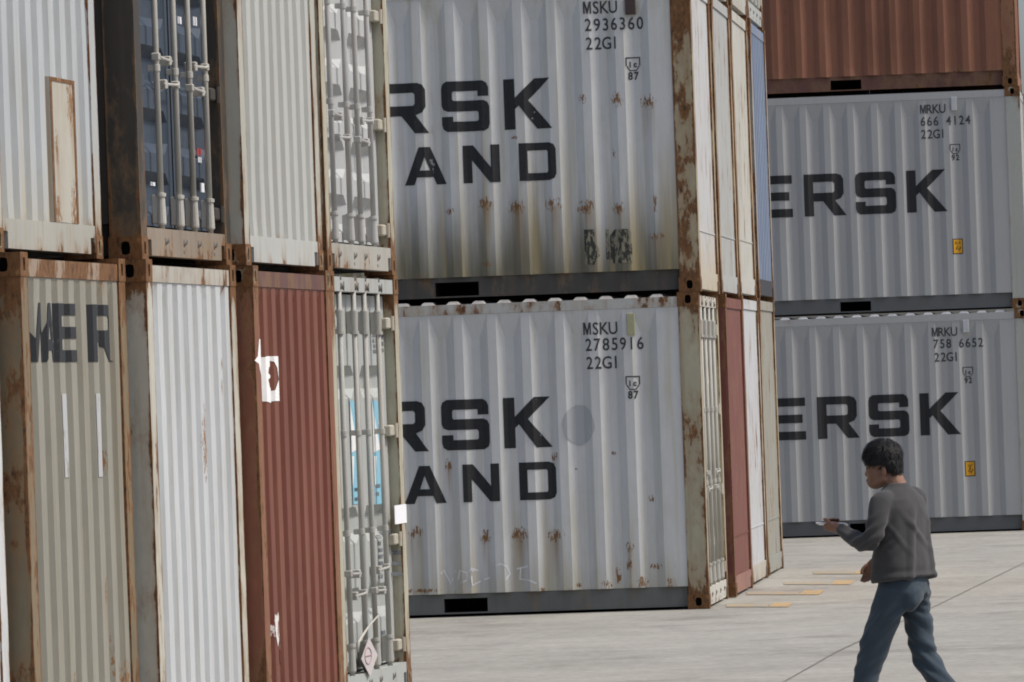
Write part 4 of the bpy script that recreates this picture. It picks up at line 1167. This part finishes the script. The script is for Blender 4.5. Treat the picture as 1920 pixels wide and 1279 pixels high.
class Lump:
    """closed lofts and ellipsoids that a voxel remesh joins into one skin"""
    def __init__(s): s.mb = MB()
    def ell(s, c, r, n=14):
        vs = []; fs = []
        for i in range(1, n):
            t = math.pi * i / n
            for k in range(n):
                p = 2 * math.pi * k / n
                vs.append(body(c[0] + r[0] * math.sin(t) * math.cos(p), c[1] + r[1] * math.sin(t) * math.sin(p), c[2] + r[2] * math.cos(t)))
        top = len(vs); vs.append(body(c[0], c[1], c[2] + r[2])); vs.append(body(c[0], c[1], c[2] - r[2]))
        for i in range(n - 2):
            for k in range(n):
                j = (k + 1) % n
                fs.append((i * n + k, (i + 1) * n + k, (i + 1) * n + j, i * n + j))
        for k in range(n):
            fs.append((top, k, (k + 1) % n)); fs.append((top + 1, (n - 2) * n + (k + 1) % n, (n - 2) * n + k))
        s.mb.add(vs, fs)
    def limb(s, pts, rad, n=12):
        """rounded limb through joints"""
        P = [body(*p) for p in pts]
        # resample as Catmull-Rom
        out = []; rr = []
        for i in range(len(P) - 1):
            p0, p1, p2, p3 = P[max(i - 1, 0)], P[i], P[i + 1], P[min(i + 2, len(P) - 1)]
            for k in range(5):
                t = k / 5
                out.append(0.5 * ((2 * p1) + (p2 - p0) * t + (2 * p0 - 5 * p1 + 4 * p2 - p3) * t * t + (3 * p1 - p0 - 3 * p2 + p3) * t ** 3))
                rr.append(rad[i] * (1 - t) + rad[i + 1] * t)
        out.append(P[-1]); rr.append(rad[-1])
        d0 = (out[0] - out[1]).normalized(); d1 = (out[-1] - out[-2]).normalized()
        out = [out[0] + d0 * rr[0] * .85, out[0] + d0 * rr[0] * .5] + out + [out[-1] + d1 * rr[-1] * .5, out[-1] + d1 * rr[-1] * .85]
        rr = [rr[0] * .4, rr[0] * .82] + rr + [rr[-1] * .82, rr[-1] * .4]
        s.mb.tube(out, rr, n)
    def loft(s, secs, n=28, turn=0.0, tilt=()):
        """secs: (z, ca, cb, da, db) horizontal ellipses (superellipse) from bottom to top"""
        vs = []; fs = []
        ct, st = math.cos(turn), math.sin(turn)
        for si, (z, ca, cb, da, db) in enumerate(secs):
            ti = tilt[si] if si < len(tilt) else 0.0
            for k in range(n):
                t = 2 * math.pi * k / n
                q = lambda v: math.copysign(abs(v) ** 0.85, v)
                a_, b_ = ca + da * q(math.cos(t)), cb + db * q(math.sin(t))
                vs.append(body(a_ * ct + b_ * st, -a_ * st + b_ * ct, z - ti * a_))
        for i in range(len(secs) - 1):
            for k in range(n):
                j = (k + 1) % n
                fs.append((i * n + k, i * n + n + k, i * n + n + j, i * n + j))
        fs += [tuple(range(n)), tuple(reversed(range((len(secs) - 1) * n, len(secs) * n)))]
        s.mb.add(vs, fs)
    def make(s, name, mat, parent, voxel=0.007, smooth=3, fn=None):
        me = s.mb.mesh(name)
        bm = bmesh.new(); bm.from_mesh(me); bmesh.ops.recalc_face_normals(bm, faces=bm.faces); bm.to_mesh(me); bm.free()
        o = bpy.data.objects.new('tmp', me); C.objects.link(o)
        r = o.modifiers.new('r', 'REMESH'); r.mode = 'VOXEL'; r.voxel_size = voxel
        sm = o.modifiers.new('s', 'SMOOTH'); sm.factor = 0.5; sm.iterations = smooth
        dg = bpy.context.evaluated_depsgraph_get()
        m2 = bpy.data.meshes.new_from_object(o.evaluated_get(dg))
        bpy.data.objects.remove(o)
        m2.name = name
        m2.materials.clear()
        if fn:
            nr = [v.normal.copy() for v in m2.vertices]
            for v, nn in zip(m2.vertices, nr):
                a, b, z = v.co.dot(FW), v.co.dot(LF), v.co.z
                v.co += nn * fn(a, b, z)
        m2.polygons.foreach_set('use_smooth', [True] * len(m2.polygons))
        m2.update()
        return link(name, m2, mat, parent)

def cloth(name, base, light=None, k=0.25):
    n = NT(name)
    co = n.coord()
    f = n.noise(n.mapped(co, (9, 9, 6)), 1.0, 5, 0.6)
    g = n.noise(n.mapped(co, (260, 260, 260)), 1.0, 2, 0.5)
    kk = n.math('MULTIPLY_ADD', n.math('SUBTRACT', f, 0.5), k, n.math('MULTIPLY_ADD', n.math('SUBTRACT', g, 0.5), 0.25, 1.0))
    vm = n.t.nodes.new('ShaderNodeVectorMath'); vm.operation = 'SCALE'
    vm.inputs[0].default_value = base
    n.t.links.new(kk, vm.inputs['Scale'])
    n.put(n.bs.inputs['Base Color'], vm.outputs[0])
    n.bs.inputs['Roughness'].default_value = 0.9
    n.bs.inputs['Specular IOR Level'].default_value = 0.15
    n.bs.inputs['Sheen Weight'].default_value = 0.15
    n.bump(g, 0.12, 0.003)
    return n.m
M_SKIN = plain('skin', (0.20, 0.105, 0.068), 0.55, 0.12, 30)
M_SHIRT = cloth('grey_jersey', (0.048, 0.047, 0.047))
M_JEANS = cloth('blue_grey_trousers', (0.038, 0.053, 0.068), k=0.6)
M_HAIR = plain('black_hair', (0.008, 0.007, 0.007), 0.7, 0.4, 90)
M_SHOE = plain('dark_shoe', (0.04, 0.04, 0.042), 0.6)
M_SOLE = plain('pale_sole', (0.35, 0.34, 0.32), 0.8)

man = thing('person', 'young man in grey long sleeved shirt and blue grey trousers walking with a phone', 'person', (PX, PY, PZ))

TURN = math.radians(17)
LSH, LEL, LWR = (0.048, 0.150, 1.226), (0.100, 0.208, 1.040), (0.290, 0.06, 1.108)
RSH, REL, RWR = (-0.046, -0.150, 1.232), (0.030, -0.225, 1.03), (0.178, -0.215, 0.945)
LHI, LKN, LAN = (0.012, 0.085, 0.80), (0.150, 0.095, 0.455), (0.245, 0.10, 0.085)
RHI, RKN, RAN = (-0.02, -0.085, 0.80), (-0.085, -0.09, 0.46), (-0.290, -0.095, 0.165)

# -- skin: one continuous body
s = Lump()
s.ell((0.062, 0, 1.443), (0.086, 0.073, 0.088), 18)
s.ell((0.090, 0, 1.385), (0.068, 0.062, 0.085), 18)
s.ell((0.112, 0, 1.326), (0.042, 0.044, 0.032))
s.limb([(0.146, 0, 1.400), (0.155, 0, 1.368)], [0.008, 0.0125], 10)
s.ell((0.147, 0, 1.339), (0.014, 0.022, 0.008)); s.ell((0.144, 0, 1.329), (0.013, 0.020, 0.008))
s.ell((0.138, 0, 1.415), (0.016, 0.050, 0.010))
for b in (1, -1):
    s.ell((0.050, b * 0.071, 1.380), (0.014, 0.009, 0.027), 10)
    s.ell((0.118, b * 0.036, 1.368), (0.026, 0.022, 0.024), 10)
    s.limb([(0.060, b * 0.050, 1.345), (0.112, b * 0.022, 1.318)], [0.024, 0.02], 10)
s.limb([(-0.010, 0, 1.25), (0.012, 0, 1.31), (0.045, 0, 1.37)], [0.062, 0.054, 0.052], 14)
s.loft([(0.78, 0, 0, .08, .13), (0.95, -.01, 0, .085, .12), (1.10, 0, 0, .09, .13), (1.22, .0, 0, .08, .14), (1.28, .005, 0, .055, .08)], 28, TURN)
s.limb([LSH, (0.066, .195, 1.13), LEL, (0.195, .140, 1.060), (0.275, .075, 1.100), LWR], [0.036, 0.032, 0.030, 0.028, 0.024, 0.024]); s.limb([RSH, (-0.018, -.200, 1.13), REL, (0.11, -.225, .985), (0.172, -.217, .953), RWR], [0.036, 0.032, 0.030, 0.028, 0.024, 0.024])
s.limb([LHI, LKN, LAN], [0.066, 0.045, 0.032]); s.limb([RHI, RKN, RAN], [0.066, 0.045, 0.032])
s.limb([LAN, (0.29, .10, .05), (0.37, .105, .035)], [0.032, 0.03, 0.022]); s.limb([RAN, (-0.27, -.095, .10), (-0.235, -.1, .045)], [0.032, 0.03, 0.022])
# left hand round the phone
s.limb([LWR, (0.318, 0.040, 1.116), (0.352, 0.022, 1.122)], [0.024, 0.028, 0.024])
s.ell((0.336, 0.034, 1.118), (0.042, 0.027, 0.022))
for k in range(4):
    a = 0.312 + 0.0195 * k; r = (0.0088, 0.0096, 0.0094, 0.0082)[k]; e = (0.0, 0.006, 0.007, 0.003)[k]
    s.limb([(a, 0.018, 1.112), (a + .006, -0.018, 1.108), (a + .008, -0.046 - e, 1.122), (a + .006, -0.042 - e, 1.146), (a + .003, -0.020, 1.154)], [r * 1.1, r, r, r * .95, r * .8], 8)
s.limb([(0.312, 0.054, 1.112), (0.330, 0.064, 1.132), (0.350, 0.054, 1.150), (0.368, 0.036, 1.155)], [0.014, 0.012, 0.011, 0.009], 8)
# right hand, relaxed
s.limb([RWR, (0.203, -0.208, 0.925), (0.214, -0.203, 0.905)], [0.021, 0.020, 0.016])
s.ell((0.208, -0.203, 0.908), (0.029, 0.013, 0.030))
for k in range(4):
    a = 0.187 + 0.0160 * k; ln = (0.72, 0.86, 0.92, 0.84)[k]
    s.limb([(a + .004, -0.203, 0.890), (a + .012, -0.203, 0.890 - .032 * ln), (a + .018, -0.190, 0.890 - .052 * ln), (a + .015, -0.174, 0.890 - .056 * ln)], [0.0078, 0.0074, 0.007, 0.006], 8)
s.limb([(0.228, -0.194, 0.918), (0.243, -0.182, 0.900), (0.247, -0.172, 0.880)], [0.010, 0.009, 0.0075], 8)
s.make('body', M_SKIN, man, 0.005, 2)

# -- trousers
t = Lump()
t.loft([(0.755, -.002, 0, .095, .13), (0.785, -.010, 0, .118, .165), (0.83, -.012, 0, .112, .160), (0.90, -.008, 0, .095, .145)], 28, TURN * 0.5)
t.ell((-0.052, 0.066, 0.775), (0.070, 0.080, 0.078)); t.ell((-0.056, -0.072, 0.778), (0.070, 0.080, 0.078))
t.limb([LHI, (0.088, .094, .62), LKN, (0.195, .098, .28), (0.243, .10, .095)], [0.088, 0.076, 0.062, 0.060, 0.058], 18)
t.limb([RHI, (-0.055, -.09, .62), RKN, (-0.170, -.092, .32), (-0.283, -.095, .175)], [0.086, 0.070, 0.060, 0.060, 0.057], 18)
def jw(a, b, z):
    side = 1 if b > 0 else -1
    q = mnoise.noise(Vector((a * 9 + side * 5, b * 9, z * 30 + a * 26 * side)))
    k = 0.0045 * math.exp(-((z - 0.46) / 0.11) ** 2) + 0.0050 * math.exp(-((z - 0.70) / 0.07) ** 2) + 0.0045 * math.exp(-((z - 0.13) / 0.08) ** 2) + 0.0015
    return q * k * 3.2
t.make('trousers', M_JEANS, man, 0.007, 4, jw)

# -- long-sleeved shirt
u = Lump()
u.loft([(0.846, -.014, 0, .134, .190), (0.90, -.014, 0, .129, .186), (0.97, -.016, 0, .118, .174), (1.05, -.016, 0, .108, .164), (1.13, -.012, 0, .104, .166), (1.20, -.006, 0, .100, .168),
        (1.242, -.002, 0, .090, .158), (1.276, .002, 0, .074, .120), (1.302, .005, 0, .060, .076), (1.320, .008, 0, .053, .060)], 36, TURN, (.14, .08, .03))
u.limb([(0.032, .105, 1.242), LSH, (0.066, .195, 1.13), LEL, (0.195, .140, 1.060), (0.275, .075, 1.100)], [0.050, 0.056, 0.049, 0.047, 0.042, 0.035], 16)
u.limb([(-0.032, -.105, 1.250), RSH, (-0.018, -.200, 1.13), REL, (0.11, -.225, .985), (0.172, -.217, .953)], [0.050, 0.056, 0.049, 0.047, 0.042, 0.035], 16)
def sw(a, b, z):
    # hanging folds of the back, drag lines towards the raised arm, bunching at the elbow and hem
    torso = math.exp(-(b / 0.17) ** 6)
    down = max(0.0, min(1.0, (1.24 - z) / 0.14))
    wob = mnoise.noise(Vector((a * 4, b * 4, z * 3)))
    fold = lambda q: (max(0.0, math.cos(q)) ** 2 - 0.35)
    v = 0.013 * fold(a * 30 + b * 26 + (z - 1.05) * 8 + 2.6 * wob) * down * torso
    v += 0.011 * fold(a * 40 + b * 20 - (z - 1.0) * 38 + 3.0 * wob) * down * torso * math.exp(-((z - 1.10) / 0.10) ** 2)
    v += 0.0045 * mnoise.noise(Vector((a * 14, b * 14, z * 8 + a * 10)))
    for (q0, q1, k_) in ((LEL, 0.10, 1.0), (REL, 0.09, 0.8)):
        el = math.exp(-(((a - q0[0]) / q1) ** 2 + ((b - q0[1]) / q1) ** 2 + ((z - q0[2] - .01) / .09) ** 2))
        v += k_ * el * 0.0075 * math.sin(a * 70 + z * 110 + 2 * wob)
    v += 0.005 * math.exp(-((z - 0.86) / 0.02) ** 2) - 0.004 * math.exp(-((z - 0.895) / 0.015) ** 2)
    return v
u.make('shirt', M_SHIRT, man, 0.0065, 4, sw)

# -- hair: a cap under several thousand combed strands
h = Lump()
h.ell((0.070, 0, 1.460), (0.094, 0.078, 0.078), 20)
h.ell((0.042, 0, 1.428), (0.066, 0.074, 0.064), 18)
h.ell((0.024, 0, 1.398), (0.048, 0.062, 0.040), 16)
h.ell((0.118, 0, 1.462), (0.048, 0.062, 0.042), 16)
for b in (1, -1): h.ell((0.082, b * 0.056, 1.442), (0.056, 0.024, 0.034), 12)
hair = h.make('hair', M_HAIR, man, 0.0055, 4)
rnd = random.Random(5)
sm = MB()
vv = [v for v in hair.data.vertices]
for k in range(4200):
    v = vv[rnd.randrange(len(vv))]
    a, b, z = v.co.dot(FW), v.co.dot(LF), v.co.z
    na, nb, nz = v.normal.dot(FW), v.normal.dot(LF), v.normal.z
    if nz < -0.45: continue
    nn = Vector((na, nb, nz))
    fl = Vector((0.9 if a > 0.05 else -0.15, 0.35 * (1 if b > 0 else -1) * abs(nb), -0.9 if (abs(nb) > 0.5 or a < 0.03 or a > 0.13) else -0.1)) + Vector((rnd.uniform(-.45, .45), rnd.uniform(-.45, .45), rnd.uniform(-.3, .3)))
    fl -= nn * fl.dot(nn)
    if fl.length < 0.05: continue
    fl.normalize()
    ln = rnd.uniform(0.022, 0.048)
    p = Vector((a, b, z)); sd_ = nn.cross(fl).normalized()
    w0 = rnd.uniform(0.0011, 0.0021)
    pts = [p - nn * .002, p + fl * ln * .5 + nn * rnd.uniform(.003, .008), p + fl * ln + nn * rnd.uniform(-.001, .007) + Vector((0, 0, -.004))]
    vs = []
    for q, w in zip(pts, (w0, w0 * .8, w0 * .15)):
        vs += [body(*(q + sd_ * w)), body(*(q - sd_ * w))]
    sm.add(vs, [(0, 1, 3, 2), (2, 3, 5, 4)])
st_ = link('hair_strands', sm.mesh('hair_strands', True), plain('hair_strand', (0.007, 0.006, 0.006), 0.6, 0.3, 60), man)
st_['kind'] = 'stuff'
for b in (1, -1):
    e = Lump(); e.ell((0.141, b * 0.029, 1.397), (0.009, 0.013, 0.006), 10)
    link('eye', e.mb.mesh('eye', True), plain('eye_dark_%d' % b, (0.03, 0.022, 0.02), 0.25), man)
    e = MB(); e.tube([body(.150, b * .012, 1.414), body(.148, b * .03, 1.419), body(.134, b * .046, 1.413)], [0.003, 0.004, 0.002], 6)
    link('eyebrow', e.mesh('eyebrow', True), M_HAIR, man)
for (an, toe, bb, lift) in ((LAN, 1, .10, 0.0), (RAN, 1, -.095, 0.0)):
    q = Lump()
    if bb > 0: q.limb([(0.222, bb, .055), (0.29, bb, .056), (0.37, bb + .004, .040), (0.425, bb + .006, .034)], [0.044, 0.046, 0.038, 0.028], 12)
    else: q.limb([(-0.305, bb, .130), (-0.262, bb, .105), (-0.225, bb, .055), (-0.180, bb, .034)], [0.042, 0.045, 0.040, 0.028], 12)
    so_ = q.make('shoe', M_SHOE, man, 0.007, 3)
    w = MB()
    pts = [(0.19, .016), (0.30, .012), (0.43, .012)] if bb > 0 else [(-0.335, .105), (-0.262, .055), (-0.215, .013), (-0.165, .012)]
    w.tube([body(a, bb, z) for a, z in pts], [0.030 if i < len(pts) - 1 else .024 for i in range(len(pts))], 10)
    for i, v in enumerate(w.v): pass
    ws = [(x, y, max(0.002, (z - 0.014) * 0.42 + 0.010) if bb > 0 else max(0.002, z - 0.006)) for x, y, z in w.v]
    w.v = ws
    link('sole', w.mesh('sole', True), M_SOLE, so_)

# phone: held level in the left hand
ph = MB()
ph.cbox(-0.074, 0.074, -0.036, 0.036, -0.0045, 0.0045, 0.003)
pho = link('phone', ph.mesh('phone'), plain('white_phone', (0.62, 0.62, 0.63), 0.3, 0.03), None)
ps = MB(); ps.box(-0.066, 0.066, -0.032, 0.032, 0.0046, 0.0052)
link('screen', ps.mesh('screen'), plain('dark_glass', (0.015, 0.016, 0.018), 0.1, 0.0), pho)
pc = body(0.338, 0.008, 1.131) + Vector((PX, PY, PZ))
mx = Matrix((FW, LF, Vector((0, 0, 1)))).transposed().to_4x4()
pho.matrix_world = Matrix.Translation(pc) @ mx @ Matrix.Rotation(math.radians(-3), 4, 'Y') @ Matrix.Rotation(math.radians(8), 4, 'X')
tag(pho, 'pale phone held flat in the walking man\'s left hand', 'phone')
